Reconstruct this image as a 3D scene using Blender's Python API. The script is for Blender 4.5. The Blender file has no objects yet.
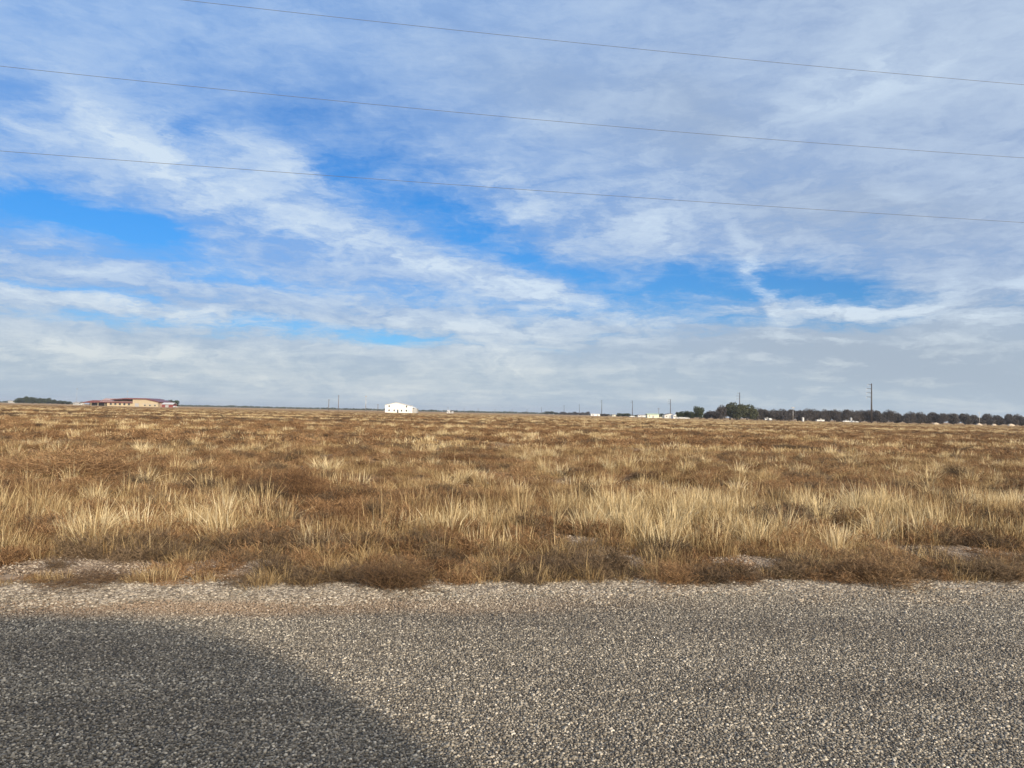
import bpy, math, random
import numpy as np
from mathutils import Vector, Matrix, Euler, noise as mnoise
R = math.radians
rnd = random.Random(7)
rng = np.random.default_rng(11)
scene = bpy.context.scene
root_col = scene.collection

# ------------------------------------------------------------------ camera
CAM_H, FPX, CXP, CYP = 1.6, 731.0, 512.0, 384.0
PITCH, ROLL = math.degrees(math.atan(29 / FPX)), 1.23
camd = bpy.data.cameras.new('camera'); cam = bpy.data.objects.new('camera', camd)
root_col.objects.link(cam)
camd.sensor_width = 36; camd.lens = FPX / 1024 * 36
camd.clip_start = .05; camd.clip_end = 30000
CM = Matrix.Rotation(R(90 + PITCH), 3, 'X') @ Matrix.Rotation(R(ROLL), 3, 'Z')
cam.matrix_world = Matrix.Translation((0, 0, CAM_H)) @ CM.to_4x4()
scene.camera = cam

def ray(px, py):
    return CM @ Vector(((px - CXP) / FPX, -(py - CYP) / FPX, -1)).normalized()
def ground(px, py):
    d = ray(px, py); t = -CAM_H / d.z
    return Vector((d.x * t, d.y * t, 0))
def horizon(px):
    return 413 + math.tan(R(ROLL)) * (px - 512)
def at(px, d):
    v = ray(px, horizon(px)); return v.x / v.y * d
def zat(px, py, d):
    v = ray(px, py); return CAM_H + v.z / v.y * d
EA, EB = ground(0, 588), ground(1024, 581)
SL = (EB.y - EA.y) / (EB.x - EA.x)
def edge_y(x): return EA.y + SL * (x - EA.x)
CS = 1 / math.sqrt(1 + SL * SL)

# ------------------------------------------------------------------ helpers
def tag(o, label=None, cat=None, group=None, kind=None):
    if label: o['label'] = label
    if cat: o['category'] = cat
    if group: o['group'] = group
    if kind: o['kind'] = kind
    return o
def link(o, parent=None):
    root_col.objects.link(o)
    if parent: o.parent = parent
    return o
def empty(name, loc, rz=0):
    o = bpy.data.objects.new(name, None); o.location = loc; o.rotation_euler = (0, 0, rz)
    return link(o)
class MB:
    def __init__(s): s.v = []; s.f = []; s.m = []
    def add(s, vs, fs, mi=0):
        k = len(s.v); s.v += [tuple(v) for v in vs]; s.f += [tuple(i + k for i in f) for f in fs]; s.m += [mi] * len(fs)
    def box(s, x0, x1, y0, y1, z0, z1, mi=0):
        s.add([(x0,y0,z0),(x1,y0,z0),(x1,y1,z0),(x0,y1,z0),(x0,y0,z1),(x1,y0,z1),(x1,y1,z1),(x0,y1,z1)],
              [(0,3,2,1),(4,5,6,7),(0,1,5,4),(1,2,6,5),(2,3,7,6),(3,0,4,7)], mi)
    def tube(s, a, b, ra, rb, n=8, cap=True, mi=0):
        a, b = Vector(a), Vector(b); d = (b - a)
        if d.length < 1e-6: return
        q = d.to_track_quat('Z', 'Y'); vs = []
        for p, r in ((a, ra), (b, rb)):
            for i in range(n):
                t = 2 * math.pi * i / n
                vs.append(p + q @ Vector((math.cos(t) * r, math.sin(t) * r, 0)))
        fs = [(i, (i + 1) % n, n + (i + 1) % n, n + i) for i in range(n)]
        if cap: fs += [tuple(range(n))[::-1], tuple(range(n, 2 * n))]
        s.add(vs, fs, mi)
    def prism_x(s, prof, x0, x1, mi=0):        # profile of (y,z) extruded along x
        n = len(prof)
        s.add([(x0, y, z) for y, z in prof] + [(x1, y, z) for y, z in prof],
              [(i, (i+1) % n, n + (i+1) % n, n + i) for i in range(n)] + [tuple(range(n))[::-1], tuple(range(n, 2*n))], mi)
    def prism_y(s, prof, y0, y1, mi=0):        # profile of (x,z) extruded along y
        n = len(prof)
        s.add([(x, y0, z) for x, z in prof] + [(x, y1, z) for x, z in prof],
              [(i, (i+1) % n, n + (i+1) % n, n + i) for i in range(n)] + [tuple(range(n))[::-1], tuple(range(n, 2*n))], mi)
    def build(s, name, mat, parent=None, smooth=False, bevel=0):
        me = bpy.data.meshes.new(name); me.from_pydata(s.v, [], s.f)
        for m in (mat if isinstance(mat, (list, tuple)) else [mat]): me.materials.append(m)
        me.polygons.foreach_set('material_index', s.m)
        import bmesh
        bm = bmesh.new(); bm.from_mesh(me); bmesh.ops.recalc_face_normals(bm, faces=bm.faces)
        bm.to_mesh(me); bm.free()
        if smooth: me.polygons.foreach_set('use_smooth', [True] * len(me.polygons))
        o = bpy.data.objects.new(name, me); link(o, parent)
        if bevel:
            b = o.modifiers.new('bevel', 'BEVEL'); b.width = bevel; b.segments = 2
        return o

# ------------------------------------------------------------------ node helpers
def mat(name):
    m = bpy.data.materials.new(name); m.use_nodes = True
    nt = m.node_tree; b = nt.nodes['Principled BSDF']
    return m, nt, b
def N(nt, t, **kw):
    n = nt.nodes.new(t)
    for k, v in kw.items():
        if k == 'ins':
            for a, c in v.items(): n.inputs[a].default_value = c
        else: setattr(n, k, v)
    return n
def noise(nt, vec, scale, detail=4, rough=.55, dist=0):
    n = N(nt, 'ShaderNodeTexNoise', ins={'Scale': scale, 'Detail': detail, 'Roughness': rough, 'Distortion': dist})
    if vec is not None: nt.links.new(vec, n.inputs['Vector'])
    return n.outputs['Fac']
def ramp(nt, fac, stops, interp='LINEAR'):
    n = N(nt, 'ShaderNodeValToRGB'); r = n.color_ramp; r.interpolation = interp
    while len(r.elements) > 1: r.elements.remove(r.elements[-1])
    r.elements[0].position = stops[0][0]; r.elements[0].color = tuple(stops[0][1]) + (1,)
    for p, c in stops[1:]:
        e = r.elements.new(p); e.color = tuple(c) + (1,)
    nt.links.new(fac, n.inputs[0]); return n.outputs[0]
def mixc(nt, fac, a, b, mode='MIX'):
    n = N(nt, 'ShaderNodeMix', data_type='RGBA', blend_type=mode)
    for s, v in ((n.inputs[0], fac), (n.inputs[6], a), (n.inputs[7], b)):
        if isinstance(v, bpy.types.NodeSocket): nt.links.new(v, s)
        elif isinstance(v, (int, float)): s.default_value = v
        else: s.default_value = tuple(v) + (1,)
    return n.outputs[2]
def mth(nt, op, a, b=None, c=None, clamp=False):
    n = N(nt, 'ShaderNodeMath', operation=op, use_clamp=clamp)
    for i, v in enumerate((a, b, c)):
        if v is None: continue
        if isinstance(v, bpy.types.NodeSocket): nt.links.new(v, n.inputs[i])
        else: n.inputs[i].default_value = v
    return n.outputs[0]
def simple(name, col, rough=.7, metal=0, var=.15, scale=2.0):
    m, nt, b = mat(name)
    tc = N(nt, 'ShaderNodeTexCoord')
    f = noise(nt, tc.outputs['Object'], scale, 5)
    lo = [c * (1 - var) for c in col]; hi = [min(1, c * (1 + var)) for c in col]
    nt.links.new(ramp(nt, f, [(.3, lo), (.7, hi)]), b.inputs['Base Color'])
    b.inputs['Roughness'].default_value = rough; b.inputs['Metallic'].default_value = metal
    return m
def remap(nt, v, a, b, c=0, d=1):
    n = N(nt, 'ShaderNodeMapRange', ins={1: a, 2: b, 3: c, 4: d}); n.interpolation_type = 'SMOOTHSTEP'
    nt.links.new(v, n.inputs[0]); return n.outputs[0]

# ------------------------------------------------------------------ light
EL, AZ = 17.0, 152.0                       # sun behind the viewer, to the right
S = Vector((math.sin(R(AZ)) * math.cos(R(EL)), math.cos(R(AZ)) * math.cos(R(EL)), math.sin(R(EL))))
sl = bpy.data.lights.new('sun', 'SUN'); sl.energy = 5.0; sl.angle = R(1.3); sl.color = (1, .86, .68)
so = bpy.data.objects.new('sun', sl); link(so); so.rotation_euler = S.to_track_quat('Z', 'Y').to_euler(); so.location = (20, -30, 30)

# ------------------------------------------------------------------ world: sky with cloud layers laid out by compass direction
world = bpy.data.worlds.new('World'); scene.world = world; world.use_nodes = True
nt = world.node_tree; nt.nodes.clear(); L = nt.links
out = N(nt, 'ShaderNodeOutputWorld')
sky = N(nt, 'ShaderNodeTexSky', sky_type='NISHITA', sun_disc=False, sun_elevation=R(EL), sun_rotation=R(AZ),
        air_density=1.0, dust_density=.4, ozone_density=3.0)
tc = N(nt, 'ShaderNodeTexCoord'); sep = N(nt, 'ShaderNodeSeparateXYZ'); L.new(tc.outputs['Generated'], sep.inputs[0])
X, Y, Z = sep.outputs
az = mth(nt, 'MULTIPLY', mth(nt, 'ARCTAN2', X, Y), 180 / math.pi)
el = mth(nt, 'MULTIPLY', mth(nt, 'ARCSINE', Z), 180 / math.pi)
zz = mth(nt, 'ADD', mth(nt, 'MAXIMUM', Z, 0), .13)
cp = N(nt, 'ShaderNodeCombineXYZ'); L.new(mth(nt, 'DIVIDE', X, zz), cp.inputs[0]); L.new(mth(nt, 'DIVIDE', Y, zz), cp.inputs[1])
plane = cp.outputs[0]
def nvec(vec, scale, detail=3, rough=.5):
    n = N(nt, 'ShaderNodeTexNoise', ins={'Scale': scale, 'Detail': detail, 'Roughness': rough}); L.new(vec, n.inputs['Vector']); return n.outputs['Color']
ae = N(nt, 'ShaderNodeCombineXYZ'); L.new(az, ae.inputs[0]); L.new(el, ae.inputs[1])
warp = N(nt, 'ShaderNodeVectorMath', operation='MULTIPLY_ADD')
stm = N(nt, 'ShaderNodeMapping', vector_type='POINT'); stm.inputs['Scale'].default_value = (.5, 1.6, 1); L.new(ae.outputs[0], stm.inputs[0])
L.new(nvec(stm.outputs[0], .14, 8, .68), warp.inputs[0]); warp.inputs[1].default_value = (10.0, 4.6, 0); 
sub = N(nt, 'ShaderNodeVectorMath', operation='SUBTRACT'); L.new(ae.outputs[0], sub.inputs[0]); sub.inputs[1].default_value = (5.0, 2.3, 0)
L.new(sub.outputs[0], warp.inputs[2]); W = warp.outputs[0]
def pix2ae(px, py):
    d = ray(px, py); return math.degrees(math.atan2(d.x, d.y)), math.degrees(math.asin(d.z))
def blob(acc, cx, cy, sx, sy, ang, amp):
    a = R(ang); c = pix2ae(cx, cy)
    e1 = pix2ae(cx + sx * math.cos(a), cy + sx * math.sin(a)); e2 = pix2ae(cx - sy * math.sin(a), cy + sy * math.cos(a))
    th = math.atan2(e1[1] - c[1], e1[0] - c[0]); s1 = math.hypot(e1[0]-c[0], e1[1]-c[1]); s2 = math.hypot(e2[0]-c[0], e2[1]-c[1])
    m = N(nt, 'ShaderNodeMapping', vector_type='TEXTURE')
    m.inputs['Location'].default_value = (c[0], c[1], 0); m.inputs['Rotation'].default_value = (0, 0, th); m.inputs['Scale'].default_value = (s1, s2, 1)
    L.new(W, m.inputs[0])
    d = N(nt, 'ShaderNodeVectorMath', operation='DOT_PRODUCT'); L.new(m.outputs[0], d.inputs[0]); L.new(m.outputs[0], d.inputs[1])
    g = mth(nt, 'POWER', .6, d.outputs['Value'])
    return mth(nt, 'MULTIPLY_ADD', g, amp, acc)
holes = [(60,206,85,15,10,1.1),(125,224,45,9,14,.5),(195,138,32,12,42,.55),(400,178,95,26,24,.55),(468,238,24,22,20,.5),(335,165,40,14,30,.3),
  (110,300,90,4,8,.7),(340,292,70,6,6,.45),(50,325,60,6,3,.7),(250,329,90,6,3,.75),(400,344,60,7,1,1.0),
  (672,284,75,16,-3,1.1),(820,285,48,14,8,1.0),(880,291,40,7,6,.4),(520,258,16,11,10,.6),(830,320,90,5,-2,.5),
  (545,353,30,5,5,.6),(620,312,60,6,2,.35),(20,110,40,18,15,.25),(230,98,60,15,10,.2),(170,240,50,10,20,.3),(300,232,40,8,20,.25),(560,268,30,8,10,.35),(250,272,60,7,8,.3),(590,336,50,4,2,.4),(390,135,190,50,20,.22),(40,112,80,38,10,.15),(150,262,60,8,14,.25),(60,345,60,4,2,.3),(470,300,50,6,8,.3),(705,322,50,4,2,.35)]
white = [(150,150,62,12,34,.8),(250,200,115,22,24,.55),(400,250,85,14,22,.6),(480,276,60,9,12,.6),(290,165,60,9,26,.6),
  (100,268,120,8,8,.5),(70,304,140,8,6,.75),(200,316,50,7,4,.6),(480,325,120,9,2,.8),(200,352,190,8,0,.6),(492,358,40,8,2,.7),
  (763,284,9,30,-18,1.1),(790,309,85,6,0,.8),(950,297,85,9,-6,.7),(985,318,60,6,2,1.0),(640,232,85,20,10,.45),(500,205,50,16,30,.5),
  (655,150,22,55,-10,.25),(800,112,80,14,-24,.4),(870,75,60,14,-20,.25),(920,50,130,50,0,.3),(560,120,40,12,-20,.25),(700,190,40,14,-30,.25),(560,300,60,10,10,.5),(60,135,60,9,12,.4),(30,345,120,9,2,.5),(300,378,150,5,0,.5),(560,372,120,4,0,.45),(120,372,90,4,0,.4),(700,395,120,4,0,.3),(430,392,120,4,0,.45),(880,340,110,4,-1,.55),(960,352,80,3,0,.5),(820,362,120,3,0,.5),(930,383,120,3,0,.45)]
grey = [(930,352,160,26,2,.55),(760,350,110,14,0,.35),(700,120,50,30,20,.3),(540,90,90,28,15,.25),(860,210,110,20,4,.3),(900,380,150,14,0,.3)]
hol = None; hol = mth(nt, 'ADD', 0.0, 0.0); whi = mth(nt, 'ADD', 0.0, 0.0)
for h in holes: hol = blob(hol, h[0], h[1], h[2]*1.12, h[3]*1.15, h[4], h[5]*.80)
for w in white: whi = blob(whi, *w)
gry = mth(nt, 'ADD', 0.0, 0.0)
for g in grey: gry = blob(gry, *g)
# streaky noise in the cloud plane
m1 = N(nt, 'ShaderNodeMapping', vector_type='POINT'); m1.inputs['Rotation'].default_value = (0, 0, R(-38)); m1.inputs['Scale'].default_value = (.55, 1.9, 1); L.new(plane, m1.inputs[0])
n1 = noise(nt, m1.outputs[0], .9, 8, .62, .6)
m2 = N(nt, 'ShaderNodeMapping', vector_type='POINT'); m2.inputs['Rotation'].default_value = (0, 0, R(-20)); m2.inputs['Scale'].default_value = (1, 1.8, 1); L.new(plane, m2.inputs[0])
n2 = noise(nt, m2.outputs[0], 2.6, 8, .6, .5)
m3 = N(nt, 'ShaderNodeMapping', vector_type='POINT'); m3.inputs['Scale'].default_value = (.09, .5, 1); L.new(ae.outputs[0], m3.inputs[0])
n3 = noise(nt, m3.outputs[0], 1.0, 6, .6, .4)
m4 = N(nt, 'ShaderNodeMapping', vector_type='POINT'); m4.inputs['Rotation'].default_value = (0, 0, R(14)); m4.inputs['Scale'].default_value = (.55, 1.25, 1); L.new(W, m4.inputs[0])
n4 = noise(nt, m4.outputs[0], .42, 9, .66, .35)
m5 = N(nt, 'ShaderNodeMapping', vector_type='POINT'); m5.inputs['Rotation'].default_value = (0, 0, R(4)); m5.inputs['Scale'].default_value = (.16, 1.0, 1); L.new(W, m5.inputs[0])
n5 = noise(nt, m5.outputs[0], .75, 7, .6, .3)
m6 = N(nt, 'ShaderNodeMapping', vector_type='POINT'); m6.inputs['Rotation'].default_value = (0, 0, R(22)); m6.inputs['Scale'].default_value = (.45, 1.6, 1); L.new(ae.outputs[0], m6.inputs[0])
n6 = noise(nt, m6.outputs[0], .95, 8, .68, 1.2)      # fine wisps
midb = mth(nt, 'MULTIPLY', remap(nt, el, 3.0, 5.5), remap(nt, el, 12, 8))      # thin layered streaks lower down
# coverage
lowb = remap(nt, el, 9, 1.5)
cov = mth(nt, 'MULTIPLY_ADD', mth(nt, 'SUBTRACT', n1, .5), .9, .86)
cov = mth(nt, 'MULTIPLY_ADD', mth(nt, 'SUBTRACT', n2, .5), .45, cov)
n4c = mth(nt, 'MULTIPLY', mth(nt, 'SUBTRACT', n4, .5), remap(nt, el, 23, 14, .45, 1.0))
cov = mth(nt, 'MULTIPLY_ADD', n4c, 1.05, cov)
cov = mth(nt, 'MULTIPLY_ADD', mth(nt, 'MULTIPLY', mth(nt, 'SUBTRACT', n5, .52), midb), 1.9, cov)
cov = mth(nt, 'SUBTRACT', cov, hol)
cov = mth(nt, 'MULTIPLY_ADD', whi, .42, cov)
n6c = mth(nt, 'MULTIPLY', mth(nt, 'SUBTRACT', n6, .5), remap(nt, el, 22, 13, .4, 1.0))
cov = mth(nt, 'MULTIPLY_ADD', n6c, .65, cov)
cov = mth(nt, 'MULTIPLY_ADD', lowb, .5, cov, clamp=True)
covc = remap(nt, cov, -.12, .98)
bri = mth(nt, 'MULTIPLY_ADD', mth(nt, 'SUBTRACT', n2, .5), .6, mth(nt, 'MULTIPLY', mth(nt, 'MULTIPLY', whi, remap(nt, n4, .32, .62, .35, 1.15)), .8))
bri = mth(nt, 'MULTIPLY_ADD', mth(nt, 'SUBTRACT', n1, .5), .9, bri)
bri = mth(nt, 'MULTIPLY_ADD', mth(nt, 'MULTIPLY', mth(nt, 'SUBTRACT', n3, .5), lowb), 1.2, bri)
bri = mth(nt, 'MULTIPLY_ADD', n4c, 1.4, bri)
bri = mth(nt, 'MULTIPLY_ADD', mth(nt, 'MULTIPLY', mth(nt, 'SUBTRACT', n5, .5), midb), 1.6, bri)
bri = mth(nt, 'MULTIPLY_ADD', n6c, .65, bri)
bri = mth(nt, 'ADD', bri, .10)
bri = mth(nt, 'SUBTRACT', bri, mth(nt, 'MULTIPLY', gry, .4))
bric = mth(nt, 'MULTIPLY', bri, 1.0, clamp=True)
lr = remap(nt, az, -30, 35)
veil = mixc(nt, lr, (.255, .44, .79), (.37, .485, .69))
veil = mixc(nt, remap(nt, el, 12, 2), veil, (.44, .54, .635))
veil = mixc(nt, mth(nt, 'MULTIPLY', gry, .9, clamp=True), veil, (.38, .46, .56))
whitec = mixc(nt, remap(nt, el, 10, 2), (.64, .765, .905), (.70, .755, .77))
ccol = mixc(nt, bric, veil, whitec)
hs = N(nt, 'ShaderNodeHueSaturation', ins={'Saturation': 1.35, 'Value': 1.0}); L.new(sky.outputs[0], hs.inputs['Color'])
tint = mixc(nt, 1.0, hs.outputs[0], (.75, 1.0, 1.28), 'MULTIPLY')
sd = N(nt, 'ShaderNodeVectorMath', operation='DOT_PRODUCT'); L.new(tc.outputs['Generated'], sd.inputs[0]); sd.inputs[1].default_value = S[:]
glow = mth(nt, 'MULTIPLY_ADD', remap(nt, sd.outputs['Value'], 0.0, .95), 2.2, 1.0)      # veil of cloud is far brighter round the sun
gv = N(nt, 'ShaderNodeVectorMath', operation='SCALE'); L.new(mixc(nt, remap(nt, sd.outputs['Value'], 0.0, .7), ccol, (.66, .62, .55)), gv.inputs[0]); L.new(glow, gv.inputs['Scale']); ccol = gv.outputs[0]
tint = mixc(nt, 1.0, tint, mixc(nt, remap(nt, el, 16, 4), (.9, .92, .92), (.66, .72, .80)), 'MULTIPLY')
bg1 = N(nt, 'ShaderNodeBackground', ins={'Strength': .12}); L.new(tint, bg1.inputs[0])
bg2 = N(nt, 'ShaderNodeBackground', ins={'Strength': 1.0}); L.new(ccol, bg2.inputs[0])
mx = N(nt, 'ShaderNodeMixShader'); L.new(covc, mx.inputs[0]); L.new(bg1.outputs[0], mx.inputs[1]); L.new(bg2.outputs[0], mx.inputs[2])
L.new(mx.outputs[0], out.inputs[0])

# ------------------------------------------------------------------ ground sheet
PATCH = [(20,150,565,576,20),(198,262,564,573,14),(562,598,545,553,8),(600,640,562,567,5),(735,762,563,572,6),(930,968,551,562,10),(990,1020,555,561,5)]
def inpatch(px_list):
    out_ = []
    for (a, b_, c_, d_, n) in px_list:
        g0, g1, g2, g3 = ground(a, d_), ground(b_, d_), ground(b_, c_), ground(a, c_); out_.append((min(g0.x, g3.x), max(g1.x, g2.x), min(g0.y, g1.y), max(g2.y, g3.y)))
    return out_
PB = inpatch(PATCH)
def bare(x, y, grow=0):
    return any(x0 - grow < x < x1 + grow and y0 - grow < y < y1 + grow for x0, x1, y0, y1 in PB)
def hgt(x, y):
    s = (y - edge_y(x)) * CS
    if s <= .05: return 0.0
    k = min(1, s / 1.2) * (1 if s < 60 else max(0, 1 - (s - 60) / 60))
    bump = 0
    for x0, x1, y0, y1 in PB:
        cx, cy = (x0 + x1) / 2, (y0 + y1) / 2; u = ((x - cx) / (x1 - x0) * 2) ** 2 + ((y - cy) / (y1 - y0 + .2) * 2) ** 2
        bump = max(bump, .05 * math.exp(-u))
    return bump + k * (.07 * mnoise.noise((x * .8, y * .8, 0)) + .10 * mnoise.noise((x * .22, y * .22, 3)) - .01)
def lines(dense0, dense1, step, far):
    a = list(np.arange(dense0, dense1 + 1e-6, step)); s = step
    p = dense1
    while p < far: s *= 1.25; p += s; a.append(min(p, far))
    s = step; p = dense0
    while p > -far: s *= 1.25; p -= s; a.insert(0, max(p, -far))
    return a
gx, gy = lines(-22, 24, .25, 8000), lines(4, 36, .25, 8000)
vs = [(x, y, hgt(x, y)) for y in gy for x in gx]; nx = len(gx)
fs = [(j*nx+i, j*nx+i+1, (j+1)*nx+i+1, (j+1)*nx+i) for j in range(len(gy)-1) for i in range(nx-1)]
gm, nt, b = mat('dry_field_soil')
geo = N(nt, 'ShaderNodeNewGeometry'); pos = geo.outputs['Position']
sp = N(nt, 'ShaderNodeSeparateXYZ'); nt.links.new(pos, sp.inputs[0])
def mapped(sx, sy, rot=0):
    m = N(nt, 'ShaderNodeMapping'); m.inputs['Scale'].default_value = (sx, sy, 1); m.inputs['Rotation'].default_value = (0, 0, rot); nt.links.new(pos, m.inputs[0]); return m.outputs[0]
f1 = noise(nt, pos, 1.6, 8, .65); f2 = noise(nt, mapped(.035, .055, .2), 1, 7, .62, .6); f3 = noise(nt, mapped(.006, .012), 1, 6, .6); f4 = noise(nt, pos, 14, 4, .7)
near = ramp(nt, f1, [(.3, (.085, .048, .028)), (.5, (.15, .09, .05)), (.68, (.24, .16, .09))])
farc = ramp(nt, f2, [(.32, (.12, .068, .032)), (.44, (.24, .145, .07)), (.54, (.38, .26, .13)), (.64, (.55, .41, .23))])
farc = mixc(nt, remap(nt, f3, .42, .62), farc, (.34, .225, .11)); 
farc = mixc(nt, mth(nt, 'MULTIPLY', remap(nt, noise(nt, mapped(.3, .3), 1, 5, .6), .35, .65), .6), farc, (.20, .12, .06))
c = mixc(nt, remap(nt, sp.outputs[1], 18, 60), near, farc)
for x0, x1, y0, y1 in PB:      # pale caliche dirt where the verge is bare
    mp = N(nt, 'ShaderNodeMapping', vector_type='TEXTURE'); mp.inputs['Location'].default_value = ((x0+x1)/2, (y0+y1)/2, 0); mp.inputs['Scale'].default_value = ((x1-x0)/2 + .1, (y1-y0)/2 + .12, 50); nt.links.new(pos, mp.inputs[0])
    ln = N(nt, 'ShaderNodeVectorMath', operation='LENGTH'); nt.links.new(mp.outputs[0], ln.inputs[0])
    c = mixc(nt, remap(nt, mth(nt, 'MULTIPLY_ADD', f1, 1.0, ln.outputs['Value']), 1.8, 1.3), c, (.33, .25, .18))
c = mixc(nt, .45, c, mixc(nt, 1, c, ramp(nt, f4, [(.3, (.4, .4, .4)), (.7, (1.6, 1.6, 1.6))]), 'MULTIPLY'))
nt.links.new(c, b.inputs['Base Color']); b.inputs['Roughness'].default_value = .95; b.inputs['Specular IOR Level'].default_value = .1
bp = N(nt, 'ShaderNodeBump', ins={'Strength': .6, 'Distance': .04}); nt.links.new(f1, bp.inputs['Height']); nt.links.new(bp.outputs[0], b.inputs['Normal'])
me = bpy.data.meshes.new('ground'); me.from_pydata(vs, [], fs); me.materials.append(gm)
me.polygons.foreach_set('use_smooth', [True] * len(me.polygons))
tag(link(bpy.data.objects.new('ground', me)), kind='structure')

# ------------------------------------------------------------------ road and shoulder sheets
def dist_edge(nt, pos):
    sp = N(nt, 'ShaderNodeSeparateXYZ'); nt.links.new(pos, sp.inputs[0])
    return mth(nt, 'MULTIPLY', mth(nt, 'SUBTRACT', mth(nt, 'MULTIPLY_ADD', sp.outputs[0], SL, EA.y - SL * EA.x), sp.outputs[1]), CS)
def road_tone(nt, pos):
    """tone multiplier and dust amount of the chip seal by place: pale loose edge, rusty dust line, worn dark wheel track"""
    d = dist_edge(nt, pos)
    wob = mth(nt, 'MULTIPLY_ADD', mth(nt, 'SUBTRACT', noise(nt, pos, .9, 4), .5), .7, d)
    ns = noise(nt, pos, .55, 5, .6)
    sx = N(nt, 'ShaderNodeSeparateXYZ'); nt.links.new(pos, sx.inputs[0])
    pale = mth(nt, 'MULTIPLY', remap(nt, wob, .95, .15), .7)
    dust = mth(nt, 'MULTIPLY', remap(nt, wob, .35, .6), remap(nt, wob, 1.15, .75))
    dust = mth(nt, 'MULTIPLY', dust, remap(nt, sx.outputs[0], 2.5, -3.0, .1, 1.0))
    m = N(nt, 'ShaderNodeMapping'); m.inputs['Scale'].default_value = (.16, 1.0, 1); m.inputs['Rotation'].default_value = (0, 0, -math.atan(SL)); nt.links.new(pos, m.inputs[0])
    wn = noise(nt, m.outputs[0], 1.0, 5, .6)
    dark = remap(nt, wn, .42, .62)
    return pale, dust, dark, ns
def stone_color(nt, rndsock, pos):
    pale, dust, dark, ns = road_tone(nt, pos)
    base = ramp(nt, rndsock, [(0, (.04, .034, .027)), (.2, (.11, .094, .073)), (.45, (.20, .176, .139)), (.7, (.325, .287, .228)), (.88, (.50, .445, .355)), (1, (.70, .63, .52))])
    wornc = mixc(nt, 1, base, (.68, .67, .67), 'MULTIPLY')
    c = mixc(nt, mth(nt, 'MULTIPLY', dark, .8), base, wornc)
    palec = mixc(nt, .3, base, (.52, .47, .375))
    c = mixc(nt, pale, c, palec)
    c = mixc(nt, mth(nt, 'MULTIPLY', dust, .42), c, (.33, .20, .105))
    return c
rm, nt, b = mat('chip_seal_binder')
geo = N(nt, 'ShaderNodeNewGeometry'); pos = geo.outputs['Position']
vo = N(nt, 'ShaderNodeTexVoronoi', ins={'Scale': 85.0, 'Randomness': 1.0}); nt.links.new(pos, vo.inputs['Vector'])
sc = N(nt, 'ShaderNodeSeparateColor'); nt.links.new(vo.outputs['Color'], sc.inputs[0])
gap = remap(nt, vo.outputs['Distance'], .75, .35)
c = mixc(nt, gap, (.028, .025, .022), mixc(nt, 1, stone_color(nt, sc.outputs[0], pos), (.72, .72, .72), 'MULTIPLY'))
nt.links.new(c, b.inputs['Base Color']); b.inputs['Roughness'].default_value = .85
bp = N(nt, 'ShaderNodeBump', ins={'Strength': .9, 'Distance': .006}); nt.links.new(gap, bp.inputs['Height']); nt.links.new(bp.outputs[0], b.inputs['Normal'])
def strip(name, s0, s1, z, m, x0=-400, x1=400, wob=0):
    xs = sorted(set([x0] + list(np.arange(-30, 30.1, .25)) + [x1])); vs = []
    for x in xs:
        for k, s in enumerate((s0, s1)):
            w = wob * mnoise.noise((x * 1.1, k * 9, 5)) if k == 1 else 0
            vs.append((x, edge_y(x) + (s + w) / CS, z))
    me = bpy.data.meshes.new(name); me.from_pydata(vs, [], [(2*i, 2*i+2, 2*i+3, 2*i+1) for i in range(len(xs)-1)]); me.materials.append(m)
    return tag(link(bpy.data.objects.new(name, me)), kind='structure')
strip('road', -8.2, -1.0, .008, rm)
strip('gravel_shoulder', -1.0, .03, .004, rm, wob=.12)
strip('far_gravel_shoulder', -12.5, -8.2, .004, rm)

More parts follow.
